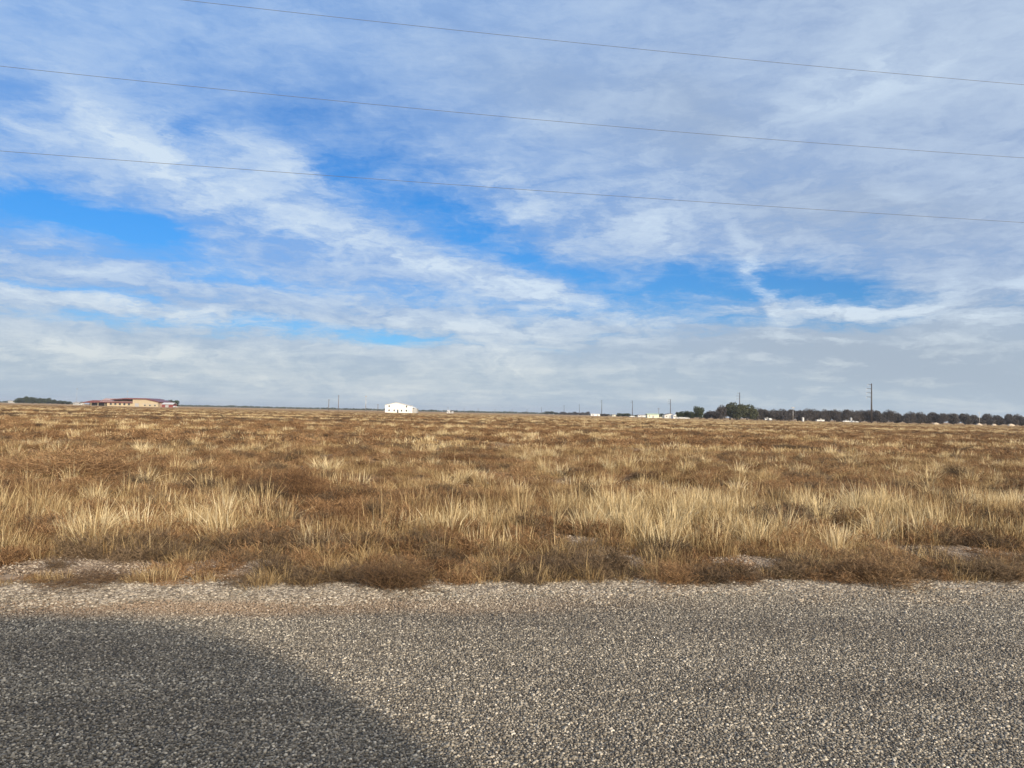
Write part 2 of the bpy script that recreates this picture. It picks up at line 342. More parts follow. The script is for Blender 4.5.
# ------------------------------------------------------------------ geometry-nodes scatter (for what nobody could count)
def scatter(name, pts, rots, scls, idxs, sources, label, cat):
    col = bpy.data.collections.new(name + '_source')
    for o in sources: col.objects.link(o)
    me = bpy.data.meshes.new(name); me.vertices.add(len(pts)); me.vertices.foreach_set('co', np.asarray(pts, np.float32).ravel())
    a = me.attributes.new('rot', 'FLOAT_VECTOR', 'POINT'); a.data.foreach_set('vector', np.asarray(rots, np.float32).ravel())
    a = me.attributes.new('scl', 'FLOAT_VECTOR', 'POINT'); a.data.foreach_set('vector', np.asarray(scls, np.float32).ravel())
    a = me.attributes.new('idx', 'INT', 'POINT'); a.data.foreach_set('value', np.asarray(idxs, np.int32))
    me.update()
    o = link(bpy.data.objects.new(name, me))
    ng = bpy.data.node_groups.new(name, 'GeometryNodeTree')
    ng.interface.new_socket('Geometry', in_out='INPUT', socket_type='NodeSocketGeometry')
    ng.interface.new_socket('Geometry', in_out='OUTPUT', socket_type='NodeSocketGeometry')
    gi = ng.nodes.new('NodeGroupInput'); go = ng.nodes.new('NodeGroupOutput')
    ci = ng.nodes.new('GeometryNodeCollectionInfo'); ci.inputs['Collection'].default_value = col
    ci.inputs['Separate Children'].default_value = True; ci.inputs['Reset Children'].default_value = True
    ip = ng.nodes.new('GeometryNodeInstanceOnPoints'); ip.inputs['Pick Instance'].default_value = True
    def na(n, t):
        q = ng.nodes.new('GeometryNodeInputNamedAttribute'); q.data_type = t; q.inputs['Name'].default_value = n; return q.outputs[0]
    ng.links.new(gi.outputs[0], ip.inputs['Points']); ng.links.new(ci.outputs[0], ip.inputs['Instance'])
    ng.links.new(na('idx', 'INT'), ip.inputs['Instance Index']); ng.links.new(na('rot', 'FLOAT_VECTOR'), ip.inputs['Rotation'])
    ng.links.new(na('scl', 'FLOAT_VECTOR'), ip.inputs['Scale']); ng.links.new(ip.outputs[0], go.inputs[0])
    md = o.modifiers.new('scatter', 'NODES'); md.node_group = ng
    return tag(o, label, cat, kind='stuff')
def mesh_np(name, V, F, m, shade=None):
    """V (n,3), F (m,k) with -1 padding not allowed; shade per-vertex float"""
    me = bpy.data.meshes.new(name); k = F.shape[1]
    me.vertices.add(len(V)); me.vertices.foreach_set('co', V.astype(np.float32).ravel())
    me.loops.add(F.size); me.loops.foreach_set('vertex_index', F.astype(np.int32).ravel())
    me.polygons.add(len(F)); me.polygons.foreach_set('loop_start', np.arange(0, F.size, k, dtype=np.int32)); 
    me.polygons.foreach_set('loop_total', np.full(len(F), k, np.int32))
    if shade is not None:
        a = me.attributes.new('shade', 'FLOAT', 'POINT'); a.data.foreach_set('value', shade.astype(np.float32))
    me.update(calc_edges=True); me.materials.append(m)
    return bpy.data.objects.new(name, me)

# ------------------------------------------------------------------ chippings of the chip seal, pressed in, and loose gravel
sm, nt, b = mat('road_chippings')
geo = N(nt, 'ShaderNodeNewGeometry'); at_ = N(nt, 'ShaderNodeAttribute', attribute_name='shade')
nt.links.new(stone_color(nt, at_.outputs['Fac'], geo.outputs['Position']), b.inputs['Base Color']); b.inputs['Roughness'].default_value = .75
ICO_V = []
ph = (1 + 5 ** .5) / 2
for a in (-1, 1):
    for c_ in (-ph, ph): ICO_V += [(a, c_, 0), (0, a, c_), (c_, 0, a)]
ICO_V = np.array(ICO_V); ICO_V = ICO_V / np.linalg.norm(ICO_V[0])
import bmesh
_bm = bmesh.new()
for v in ICO_V: _bm.verts.new(v)
bmesh.ops.convex_hull(_bm, input=_bm.verts); _bm.verts.index_update()
ICO_F = np.array([[v.index for v in f.verts] for f in _bm.faces]); ICO_V = np.array([v.co[:] for v in _bm.verts]); _bm.free()
TILE = .5
def stone_tile(name, n, size):
    g = int(round(TILE / size)); P = []
    ii, jj = np.meshgrid(np.arange(g), np.arange(g)); ii = ii.ravel(); jj = jj.ravel(); m = len(ii)
    cx = (ii + .5) * TILE / g - TILE / 2 + rng.uniform(-.5, .5, m) * size; cy = (jj + .5) * TILE / g - TILE / 2 + rng.uniform(-.5, .5, m) * size
    r = size * np.clip(rng.lognormal(-.75, .28, m), .25, .9)
    keep = rng.random(m) < .93; cx, cy, r = cx[keep], cy[keep], r[keep]; m = len(cx)
    jit = rng.uniform(.72, 1.2, (m, 12, 1)); V = ICO_V[None] * jit
    sc = np.stack([r * rng.uniform(.8, 1.35, m), r * rng.uniform(.7, 1.0, m), r * rng.uniform(.5, .85, m)], 1); V = V * sc[:, None, :]
    t = rng.uniform(0, 2*np.pi, m); ct, st = np.cos(t)[:, None], np.sin(t)[:, None]
    tl = rng.uniform(-.5, .5, m); c2, s2 = np.cos(tl)[:, None], np.sin(tl)[:, None]
    y = V[:, :, 1] * c2 - V[:, :, 2] * s2; z = V[:, :, 1] * s2 + V[:, :, 2] * c2; x = V[:, :, 0]
    Vx = x * ct - y * st + cx[:, None]; Vy = x * st + y * ct + cy[:, None]; Vz = z + (r * rng.uniform(.0, .45, m))[:, None]
    V = np.stack([Vx, Vy, Vz], 2).reshape(-1, 3); F = (ICO_F[None] + (np.arange(m) * 12)[:, None, None]).reshape(-1, 3)
    sh = np.repeat(np.clip(rng.beta(1.6, 2.2, m), 0, 1), 12)
    return mesh_np(name, V, F, sm, sh)
tiles = [stone_tile('chipping_patch', 0, .0130) for _ in range(4)]
pts, rots, scls, idx = [], [], [], []
x = -12.0
while x < 13.5:
    y0 = edge_y(x) + .04
    k = 0
    while True:
        y = y0 - TILE / 2 + .02 - k * TILE; k += 1
        if y < 1.6: break
        if abs(x) > y * .75 + 2.2: continue
        pts.append((x, y, .009)); rots.append((0, 0, math.atan(SL) * 0 + rnd.randrange(4) * math.pi / 2)); scls.append((1.03, 1.03, 1)); idx.append(rnd.randrange(4))
    x += TILE
scatter('road_chippings', pts, rots, scls, idx, tiles, 'pale and dark stone chippings bedded in the road surface', 'gravel')
# loose gravel: thin ragged spill at the edge and pale caliche patches behind the first scrub
def loose(name, n, size):
    m = n; cx = rng.normal(0, .16, m); cy = rng.normal(0, .10, m); r = size * np.clip(rng.lognormal(-.5, .35, m), .3, 1.6)
    jit = rng.uniform(.7, 1.2, (m, 12, 1)); V = ICO_V[None] * jit * (r[:, None, None] * np.array([1.2, .9, .7]))
    t = rng.uniform(0, 2*np.pi, m); ct, st = np.cos(t)[:, None], np.sin(t)[:, None]
    Vx = V[:, :, 0] * ct - V[:, :, 1] * st + cx[:, None]; Vy = V[:, :, 0] * st + V[:, :, 1] * ct + cy[:, None]; Vz = V[:, :, 2] + (r * .3)[:, None]
    V = np.stack([Vx, Vy, Vz], 2).reshape(-1, 3); F = (ICO_F[None] + (np.arange(m) * 12)[:, None, None]).reshape(-1, 3)
    return mesh_np(name, V, F, lm_, np.repeat(rng.random(m), 12))
lm_, nt, b = mat('pale_gravel'); at_ = N(nt, 'ShaderNodeAttribute', attribute_name='shade')
nt.links.new(ramp(nt, at_.outputs['Fac'], [(0, (.07, .055, .04)), (.4, (.18, .145, .105)), (.8, (.35, .295, .225)), (1, (.55, .48, .38))]), b.inputs['Base Color']); b.inputs['Roughness'].default_value = .9
lsrc = [loose('gravel_spill', 330, .013) for _ in range(3)]
lm_ = mat('dusty_gravel'); nt, b, lm_ = lm_[1], lm_[2], lm_[0]; at_ = N(nt, 'ShaderNodeAttribute', attribute_name='shade')
nt.links.new(ramp(nt, at_.outputs['Fac'], [(0, (.06, .04, .027)), (.5, (.17, .12, .08)), (.85, (.30, .235, .17)), (1, (.50, .42, .32))]), b.inputs['Base Color']); b.inputs['Roughness'].default_value = .9
lsrc += [loose('verge_gravel', 420, .012) for _ in range(2)]
pts, rots, scls, idx = [], [], [], []
for i in range(260):
    x = rnd.uniform(-9, 11); y = edge_y(x) + rnd.uniform(-.08, .03)
    pts.append((x, y, max(.004, hgt(x, y)))); rots.append((0, 0, rnd.uniform(-.3, .3))); scls.append((1, .8, 1)); idx.append(rnd.randrange(3))
for i in range(300):
    x = rnd.uniform(-9, 11); y = edge_y(x) - abs(rnd.gauss(0, .25)) - .05
    pts.append((x, y, .012)); rots.append((0, 0, rnd.uniform(-3, 3))); scls.append((1.0, .9, .8)); idx.append(rnd.randrange(3))
for (a, b_, c_, d_, n) in PATCH:
    for i in range(n * 3):
        g = ground(rnd.triangular(a, b_), rnd.triangular(c_, d_)); pts.append((g.x, g.y, hgt(g.x, g.y) + .004)); rots.append((0, 0, rnd.uniform(-.5, .5))); scls.append((1.1, 1.1, 1)); idx.append(3 + rnd.randrange(2))
scatter('loose_gravel', pts, rots, scls, idx, lsrc, 'loose pale gravel spilling off the road edge and lying in bare patches', 'gravel')

# ------------------------------------------------------------------ dry vegetation
def veg_mat(name, stops, trans=.3, rough=.8):
    m, nt, b = mat(name)
    oi = N(nt, 'ShaderNodeObjectInfo'); a = N(nt, 'ShaderNodeAttribute', attribute_name='shade')
    geo = N(nt, 'ShaderNodeNewGeometry')
    pn = noise(nt, geo.outputs['Position'], .35, 3)
    f = mth(nt, 'MULTIPLY_ADD', a.outputs['Fac'], .75, mth(nt, 'MULTIPLY_ADD', oi.outputs['Random'], .30, mth(nt, 'MULTIPLY_ADD', pn, .9, -.47)), clamp=True)
    c = ramp(nt, f, stops); nt.links.new(c, b.inputs['Base Color']); b.inputs['Roughness'].default_value = rough; b.inputs['Specular IOR Level'].default_value = .2
    t = N(nt, 'ShaderNodeBsdfTranslucent'); nt.links.new(c, t.inputs[0])
    ms = N(nt, 'ShaderNodeMixShader', ins={0: trans}); nt.links.new(b.outputs[0], ms.inputs[1]); nt.links.new(t.outputs[0], ms.inputs[2])
    nt.links.new(ms.outputs[0], nt.nodes['Material Output'].inputs[0]); return m
M_straw = veg_mat('straw_grass', [(0, (.17, .105, .045)), (.3, (.40, .285, .14)), (.6, (.66, .52, .29)), (1, (.84, .72, .48))])
M_tan = veg_mat('tan_grass', [(0, (.10, .058, .026)), (.3, (.23, .145, .062)), (.6, (.40, .28, .135)), (1, (.62, .47, .26))])
M_rust = veg_mat('rusty_scrub', [(0, (.04, .022, .013)), (.35, (.135, .072, .035)), (.65, (.27, .155, .073)), (1, (.52, .34, .18))], .2)
M_dark = veg_mat('grey_brown_scrub', [(0, (.04, .027, .018)), (.35, (.085, .057, .035)), (.7, (.15, .103, .062)), (1, (.27, .19, .115))], .15)

def blades(name, m, n, rad, h0, h1, w, lean, bend, seed_heads=0):
    """n tapered, bent blades, each two segments (quad + quad with a narrow tip)"""
    r = rad * np.sqrt(rng.random(n)); t = rng.uniform(0, 2*np.pi, n); bx, by = r * np.cos(t), r * np.sin(t)
    h = rng.uniform(h0, h1, n) * (1 - .35 * (r / max(rad, 1e-6)) ** 2)
    ld = t + rng.normal(0, .8, n); l = np.abs(rng.normal(0, lean, n)) * (.4 + .6 * r / max(rad, 1e-6))
    dx, dy = np.cos(ld), np.sin(ld); bd = np.abs(rng.normal(0, bend, n)); bd = np.where(rng.random(n) < .12, bd + rng.uniform(.4, 1.1, n), bd); h = np.where(rng.random(n) < .08, h * 1.3, h)
    wd = rng.uniform(0, np.pi, n); wx, wy = np.cos(wd), np.sin(wd); ww = w * rng.uniform(.6, 1.3, n)
    P = []
    for k, (fh, wf) in enumerate(((0, .9), (.55, 1.0), (1.0, .25))):
        off = h * (fh * np.sin(l) + fh ** 2 * bd); z = h * (fh * np.cos(l) - fh ** 2 * bd * .45)
        cx, cy = bx + dx * off, by + dy * off
        P.append(np.stack([cx - wx * ww * wf / 2, cy - wy * ww * wf / 2, z - .02 * (k == 0)], 1)); P.append(np.stack([cx + wx * ww * wf / 2, cy + wy * ww * wf / 2, z - .02 * (k == 0)], 1))
    V = np.stack(P, 1).reshape(-1, 3); o = np.arange(n)[:, None] * 6
    F = np.concatenate([o + np.array([0, 1, 3, 2]), o + np.array([2, 3, 5, 4])], 0)
    return mesh_np(name, V, F, m, np.repeat(rng.random(n), 6))
def bush(name, m, n, rad, h, w, twigs=7, tl=.10, open_=1.0):
    """rounded twiggy bush: n stems fanning from the base, each with side twigs, all real slivers"""
    segs = []
    for i in range(n):
        th = rng.uniform(0, 2*np.pi); ph = math.acos(rng.uniform(0.02, 1)); d = np.array([math.cos(th) * math.sin(ph) * rad, math.sin(th) * math.sin(ph) * rad, math.cos(ph) * h])
        ln = rng.uniform(.7, 1.08); b0 = np.array([rng.normal(0, rad * .25), rng.normal(0, rad * .25), -.01]); pts_ = [b0]
        for q_ in (.33, .66, 1.0):
            p_ = b0 + d * ln * q_ + rng.normal(0, rad * .16, 3) * np.array([1, 1, .7]); p_[2] = max(p_[2], .01) + rad * .10 * math.sin(q_ * 3.1); pts_.append(p_)
        for a_, b_, ww_ in zip(pts_[:-1], pts_[1:], (1.2, .9, .7)): segs.append((a_, b_, w * ww_))
        for k in range(twigs):
            j = rng.integers(0, 3) if rng.random() < .5 else 2; q = pts_[j] + (pts_[j + 1] - pts_[j]) * rng.random()
            dd = rng.normal(0, 1, 3); dd[2] = abs(dd[2]) * .9; dd /= np.linalg.norm(dd); dd = dd * .95 + d / np.linalg.norm(d) * .3
            e = q + dd * tl * rng.uniform(.4, 1.1); e[2] = max(e[2], .0); segs.append((q, e, w * .8))
    A = np.array([s[0] for s in segs]); B = np.array([s[1] for s in segs]); Wd = np.array([s[2] for s in segs])
    d = B - A; rv = rng.normal(0, 1, A.shape); sd = np.cross(d, rv); sd /= np.linalg.norm(sd, axis=1)[:, None] + 1e-9; sd *= Wd[:, None] / 2
    V = np.stack([A - sd, A + sd, B + sd * .45, B - sd * .45], 1).reshape(-1, 3); F = np.arange(len(A))[:, None] * 4 + np.array([0, 1, 2, 3])
    return mesh_np(name, V, F, m, np.repeat(rng.random(len(A)), 4))
straw = [blades('straw_tuft', M_straw, 110, .15, .16, .56, .0072, .28, .22) for _ in range(4)] + [blades('straw_tuft', M_straw, 70, .26, .16, .46, .0072, .2, .15) for _ in range(2)]
tan = [blades('tan_tuft', M_tan, 140, .22, .10, .30, .006, .5, .35) for _ in range(4)] + [blades('tan_tuft', M_tan, 110, .22, .16, .42, .006, .3, .25) for _ in range(2)]
rust = [bush('rust_bush', M_rust, 90, .26, .26, .0065, 8, .075) for _ in range(4)]
dark = [bush('dark_bush', M_dark, 90, .28, .28, .0065, 8, .08) for _ in range(3)]
strawF = [blades('straw_tuft_far', M_straw, 60, .25, .25, .5, .016, .28, .2) for _ in range(3)]
tanF = [blades('tan_tuft_far', M_tan, 80, .45, .10, .28, .02, .5, .3) for _ in range(3)]
rustF = [bush('rust_bush_far', M_rust, 60, .45, .30, .018, 5, .12) for _ in range(3)]
darkF = [bush('dark_bush_far', M_dark, 60, .45, .30, .018, 5, .12) for _ in range(3)]

def n2(x, y, s, o=0): return mnoise.fractal((x * s, y * s, o), .8, 2.0, 4)
acc = {k: ([], [], [], []) for k in ('straw', 'tan', 'rust', 'dark', 'strawF', 'tanF', 'rustF', 'darkF')}
cnt = dict(straw=6, tan=6, rust=4, dark=3, strawF=3, tanF=3, rustF=3, darkF=3)
def put(k, x, y, s, sz=None):
    p, r, c_, i = acc[k]; p.append((x, y, hgt(x, y) - .01)); r.append((rnd.gauss(0, .08), rnd.gauss(0, .08), rnd.uniform(0, 6.28)))
    c_.append((s, s, sz if sz else s)); i.append(rnd.randrange(cnt[k]))
def sample(s0, s1, dens, fn):
    """uniform random points in the band s0..s1 behind the road edge inside the wedge that can be seen (with margin)"""
    x_half = lambda y: y * .78 + 2.5
    ym = 8 + s1 * 1.1; A = 2 * x_half(ym) * (s1 - s0)
    for _ in range(int(A * dens)):
        x = rnd.uniform(-x_half(ym), x_half(ym)); s = rnd.uniform(s0, s1); y = edge_y(x) + s / CS
        if abs(x) > x_half(y): continue
        fn(x, y, s)
def f_edge(x, y, s):                            # low rusty scrub hugging the road
    if s < -.07 + .2 * abs(n2(x, 0, .9, 2)): return
    if s > .38 and bare(x, y, .06) and rnd.random() < .90: return
    v = n2(x, y, .55, 4); hgt_f = rnd.uniform(.55, 1.0) * (1 + .25 * v)
    u = rnd.random()
    k = 'dark' if (v > .08 and u < .7) or u < .12 else ('tan' if u > .72 else 'rust')
    q = min(1, .78 + s * .4)
    if s < .45 and (bare(x, y + .45) or bare(x, y + .75)): q *= .62; hgt_f *= .62
    put(k, x, y, .85 * hgt_f if k != 'tan' else .8 * q, (.8 * hgt_f if k != 'tan' else .8) * q)
sample(-.07, .6, 44, f_edge)
sample(.6, 1.7, 24, f_edge)
def f_mid1(x, y, s):
    if bare(x, y, .06) and rnd.random() < .92: return
    v = n2(x, y, .45, 7); u = rnd.random()
    if v > .15: k = 'straw' if u < .25 else 'tan' if u < .7 else 'rust'
    elif v < -.22: k = 'dark' if u < .35 else 'rust' if u < .75 else 'tan'
    else: k = 'straw' if u < .12 else 'tan' if u < .62 else 'rust'
    put(k, x, y, rnd.uniform(.65, 1.05))
sample(1.4, 2.7, 20, f_mid1)
def f_straw(x, y, s):                           # tall straw belt
    v = n2(x, y, .30, 12); u = rnd.random(); right = x > 1
    lim = .30 + 1.0 * v + (.13 if right else -.10 if x < -2 else 0)
    if s > 4.8: lim -= (s - 4.8) * .22
    if u < lim: put('straw', x, y, rnd.uniform(.7, 1.1), rnd.uniform(.5, 1.15))
    elif u < lim + .5: put('tan', x, y, rnd.uniform(.8, 1.1), rnd.uniform(.8, 1.5))
    elif v < -.1 and u > .8: put('dark', x, y, rnd.uniform(.8, 1.2))
    else: put('rust', x, y, rnd.uniform(.8, 1.2))
sample(2.3, 6.5, 14, f_straw)
def f_back(x, y, s):
    v = n2(x, y, .16, 20); v2 = n2(x, y, .5, 22); u = rnd.random()
    if v2 > .36 and u < .3: k = 'straw'
    elif v > .1: k = 'tan' if u < .62 else 'straw' if u < .66 else 'rust'
    elif v < -.15: k = 'rust' if u < .6 else 'dark' if u < .75 else 'tan'
    else: k = 'tan' if u < .5 else 'rust' if u < .82 else 'dark' if u < .97 else 'straw'
    put(k, x, y, rnd.uniform(.8, 1.35), rnd.uniform(.55, 1.0))
sample(6.3, 24, 6.5, f_back)
def f_far(x, y, s):
    v = n2(x * .35, y, .09, 30); v2 = n2(x * .5, y, .22, 33); u = rnd.random()
    if v2 > .24: k = 'strawF' if u < .4 else 'tanF'
    elif v < -.06: k = 'rustF' if u < .6 else 'darkF' if u < .8 else 'tanF'
    else: k = 'tanF' if u < .5 else 'rustF' if u < .92 else 'strawF'
    put(k, x, y, rnd.uniform(.8, 1.5), rnd.uniform(.6, 1.1))
sample(23.5, 75, 1.5, f_far)
def f_vfar(x, y, s):
    v = n2(x * .12, y, .03, 40); v2 = n2(x * .15, y, .08, 43); u = rnd.random()
    if v2 > .12: k = 'strawF' if u < .8 else 'tanF'
    elif v < -.02: k = 'rustF' if u < .45 else 'darkF'
    else: k = 'tanF' if u < .4 else 'rustF' if u < .9 else 'strawF'
    sc_ = rnd.uniform(1.2, 2.4); put(k, x, y, sc_, rnd.uniform(.55, 1.05))
sample(74, 220, .28, f_vfar)
def f_vv(x, y, s):
    v2 = n2(x * .05, y, .05, 53); u = rnd.random(); k = ('strawF' if u < .7 else 'tanF') if v2 > -.05 else ('rustF' if u < .5 else 'tanF')
    put(k, x, y, rnd.uniform(2.2, 3.6), rnd.uniform(.35, .7))
sample(215, 460, .07, f_vv)
def mk(name, k1, k2, s1, s2, label, cat):
    p = acc[k1][0] + acc[k2][0]; r = acc[k1][1] + acc[k2][1]; c_ = acc[k1][2] + acc[k2][2]; i = acc[k1][3] + [q + len(s1) for q in acc[k2][3]]
    # collection children come alphabetically: names sort near sources before far ones
    print(name, len(p)); scatter(name, p, r, c_, i, s1 + s2, label, cat)
mk('straw_grass', 'straw', 'strawF', straw, strawF, 'tall pale straw coloured dry grass standing in the field', 'grass')
mk('tan_grass', 'tan', 'tanF', tan, tanF, 'short tan brown dead grass covering the field', 'grass')
mk('rusty_scrub', 'rust', 'rustF', rust, rustF, 'low rusty brown dead scrub along the road edge and across the field', 'scrub')
mk('dark_scrub', 'dark', 'darkF', dark, darkF, 'low grey brown dead brush mixed through the field', 'scrub')

# single bushes that stand out
M_deep = veg_mat('deep_brown_brush', [(0, (.03, .018, .011)), (.35, (.09, .052, .028)), (.7, (.19, .115, .058)), (1, (.42, .28, .15))], .15)
big_rust = bush('brush', M_rust, 420, .5, .5, .0045, 15, .055); big_grey = bush('brush', M_dark, 420, .5, .5, .0045, 15, .055); big_deep = bush('brush', M_deep, 420, .5, .5, .0045, 15, .06)
def shrub(px, py, w, h, src, label, cat='bush'):
    g = ground(px, py); o = bpy.data.objects.new('dry_bush', src.data); link(o); o.location = (g.x, g.y, hgt(g.x, g.y) - .01)
    d = g.y; sx = w / FPX * d; sz = h / FPX * d; o.scale = (sx, sx * .8, sz * 2); o.rotation_euler = (0, 0, rnd.uniform(0, 6)); tag(o, label, cat)
shrub(300, 506, 62, 38, big_rust, 'round orange brown dry bush rising left of centre behind the straw grass')
shrub(258, 506, 60, 32, big_grey, 'dark grey brown dry bush just left of the round orange bush')
shrub(585, 503, 34, 26, big_grey, 'small dark round dry bush in the straw grass right of centre')
shrub(395, 588, 80, 30, big_deep, 'dark rusty bush bulging over the gravel edge below field centre')
shrub(90, 584, 110, 11, big_deep, 'low dark brown mat of scrub at the left road edge in front of pale gravel')
shrub(1000, 580, 80, 26, big_grey, 'dark bush by the road edge in the right corner of the field')
shrub(880, 582, 110, 36, big_deep, 'wide dark brown bush on the road edge toward the right')
shrub(672, 583, 70, 24, big_rust, 'reddish brown bush on the road edge right of centre')
shrub(80, 478, 150, 34, big_rust, 'long low brown thicket at the left behind the straw grass')
shrub(955, 478, 34, 16, big_grey, 'small dark bush out in the brown field at the right')

# ------------------------------------------------------------------ trees
def tree_mat(name, a, b_):
    m, nt, bb = mat(name); at_ = N(nt, 'ShaderNodeAttribute', attribute_name='shade'); oi = N(nt, 'ShaderNodeObjectInfo')
    f = mth(nt, 'MULTIPLY_ADD', oi.outputs['Random'], .3, mth(nt, 'MULTIPLY', at_.outputs['Fac'], .7))
    nt.links.new(ramp(nt, f, [(0, a), (1, b_)]), bb.inputs['Base Color']); bb.inputs['Roughness'].default_value = .9; bb.inputs['Specular IOR Level'].default_value = .1; return m
M_bark = simple('bark', (.10, .08, .065), .95)
M_bare = tree_mat('bare_twigs', (.034, .031, .031), (.095, .083, .078))
M_ever = tree_mat('dark_foliage', (.022, .030, .016), (.06, .072, .036))
M_olive = tree_mat('olive_foliage', (.035, .042, .025), (.085, .09, .05))
def crown_mesh(name, m, rx, rz, zc, n, leaf, lobes=9, twig=False):
    """leaf clumps through the volume of several overlapping lobes"""
    C = []
    for i in range(lobes):
        t = rng.uniform(0, 2*np.pi); r = rng.uniform(.15, .62); zf = rng.uniform(-.45, .55)
        C.append((rx * r * math.cos(t), rx * r * math.sin(t), zc + rz * zf, rng.uniform(.35, .58)))
    C.append((0, 0, zc, .6)); P = []
    for i in range(n):
        c_ = C[rng.integers(len(C))]; v = rng.normal(0, 1, 3); v /= np.linalg.norm(v); v *= rng.uniform(.35, 1.05) ** .6 * c_[3]
        P.append((c_[0] + v[0] * rx, c_[1] + v[1] * rx, c_[2] + v[2] * rz))
    P = np.array(P); P[:, 2] = np.maximum(P[:, 2], leaf * .6)
    a = rng.normal(0, 1, (n, 3)); a /= np.linalg.norm(a, axis=1)[:, None]; b_ = np.cross(a, rng.normal(0, 1, (n, 3))); b_ /= np.linalg.norm(b_, axis=1)[:, None]
    s = leaf * rng.uniform(.5, 1.2, n)[:, None]; k = .22 if twig else .7
    if twig: a[:, 2] = np.abs(a[:, 2]) + .4
    V = np.stack([P - a*s, P + b_*s*k, P + a*s, P - b_*s*k], 1).reshape(-1, 3); F = np.arange(n)[:, None] * 4 + np.arange(4)
    return mesh_np(name, V, F, m, np.repeat(rng.random(n), 4)).data
def trunk_mesh(name, h, r, spread, nl=7):
    mb = MB(); mb.tube((0, 0, -.3), (0, 0, h * .35), r * 1.2, r * .8, 7)
    for i in range(nl):
        t = i * 2.4; q = Vector((math.cos(t) * spread * rnd.uniform(.4, .8), math.sin(t) * spread * rnd.uniform(.4, .8), h * rnd.uniform(.6, .92)))
        s0 = Vector((0, 0, h * rnd.uniform(.2, .34))); mid = s0.lerp(q, .5) + Vector((0, 0, -h * .04)); mb.tube(s0, mid, r * .5, r * .3, 5); mb.tube(mid, q, r * .3, r * .08, 5)
    o = mb.build(name, M_bark, None, True); me = o.data; bpy.data.objects.remove(o); return me
def unit_tree(kind):
    if kind == 'bare': return trunk_mesh('trunk', 8, .22, 4, 9), crown_mesh('crown', M_bare, 5.2, 4.1, 4.1, 3400, .6, 12, True)
    if kind == 'ever': return trunk_mesh('trunk', 8, .25, 3, 6), crown_mesh('crown', M_ever, 5.0, 4.2, 4.0, 2600, .42, 11)
    if kind == 'olive': return trunk_mesh('trunk', 8, .3, 4, 7), crown_mesh('crown', M_olive, 5.4, 4.2, 4.0, 2800, .45, 12)
TM = {k: [unit_tree(k) for _ in range(3)] for k in ('bare', 'ever', 'olive')}
NAMES = {'bare': 'bare_tree', 'ever': 'evergreen_tree', 'olive': 'leafy_tree'}
def tree(kind, px, d, toppx, wpx, label, group=None, base=None, parts=True):
    """toppx: picture height of the crown top, wpx: crown width in px; both become metres at distance d"""
    h = zat(px, toppx, d); w = wpx / FPX * d / 8.2
    e = empty(NAMES[kind], (at(px, d), d, 0), rnd.uniform(0, 6.28)); e.scale = (w, w, h / 7.7)
    t, c_ = TM[kind][rnd.randrange(3)]
    link(bpy.data.objects.new('trunk', t), e); link(bpy.data.objects.new('crown', c_), e); tag(e, label, 'tree', group); return e
# orchard on the right: two long rows of leafless trees
G1 = 'bare orchard trees along the right horizon'
x = 756
while x < 1034:
    hor = horizon(x); top = (409.8 + (x - 756) * .008) if x < 880 else (411.5 + (x - 880) * .030)
    tree('bare', x, 560 + rnd.uniform(-4, 4), top + rnd.uniform(-1.1, 1.0), rnd.uniform(11.5, 14.5) if x > 880 else rnd.uniform(11, 14), 'dark leafless orchard tree in the long row along the right horizon', G1)
    x += rnd.uniform(10.5, 13.0) if x > 880 else rnd.uniform(7.0, 9.0)
x = 753
while x < 1034:
    top = (409.6 + (x - 756) * .008) if x < 880 else (414.6 + (x - 880) * .030)
    tree('bare', x, 600 + rnd.uniform(-5, 5), top + rnd.uniform(-.6, 1.0), rnd.uniform(11, 13), 'dark leafless orchard tree in the long row along the right horizon', G1)
    x += rnd.uniform(9.5, 13)
# grove in front of the orchard
for (k, px, d, top, w, lab) in [
    ('ever', 680, 540, 411.5, 9, 'low dark green tree at the left end of the grove beside white vehicles'),
    ('ever', 687, 545, 411.0, 10, 'dark green tree second from the left end of the grove'),
    ('ever', 694, 548, 411.8, 8, 'low dark green tree just left of the dark round tree'),
    ('ever', 699.5, 530, 406.6, 9.5, 'small very round dark tree standing apart left of the big grove'),
    ('bare', 707, 550, 411.2, 10, 'bare greyish tree just right of the dark round tree'),
    ('bare', 714, 552, 411.0, 10, 'bare greyish tree between the round tree and the tall grove'),
    ('bare', 721, 530, 406.0, 12, 'purplish bare tree at the left side of the tall grove'),
    ('olive', 730, 535, 403.2, 17, 'tallest green tree in the grove left of the pole'),
    ('olive', 738, 528, 405.0, 16, 'broad green tree in the middle of the tall grove under the pole'),
    ('olive', 747, 535, 405.6, 15, 'olive green tree at the right side of the tall grove'),
    ('bare', 755, 540, 409.5, 11, 'grey leafless tree where the tall grove meets the orchard')]:
    tree(k, px, d, top, w, lab)
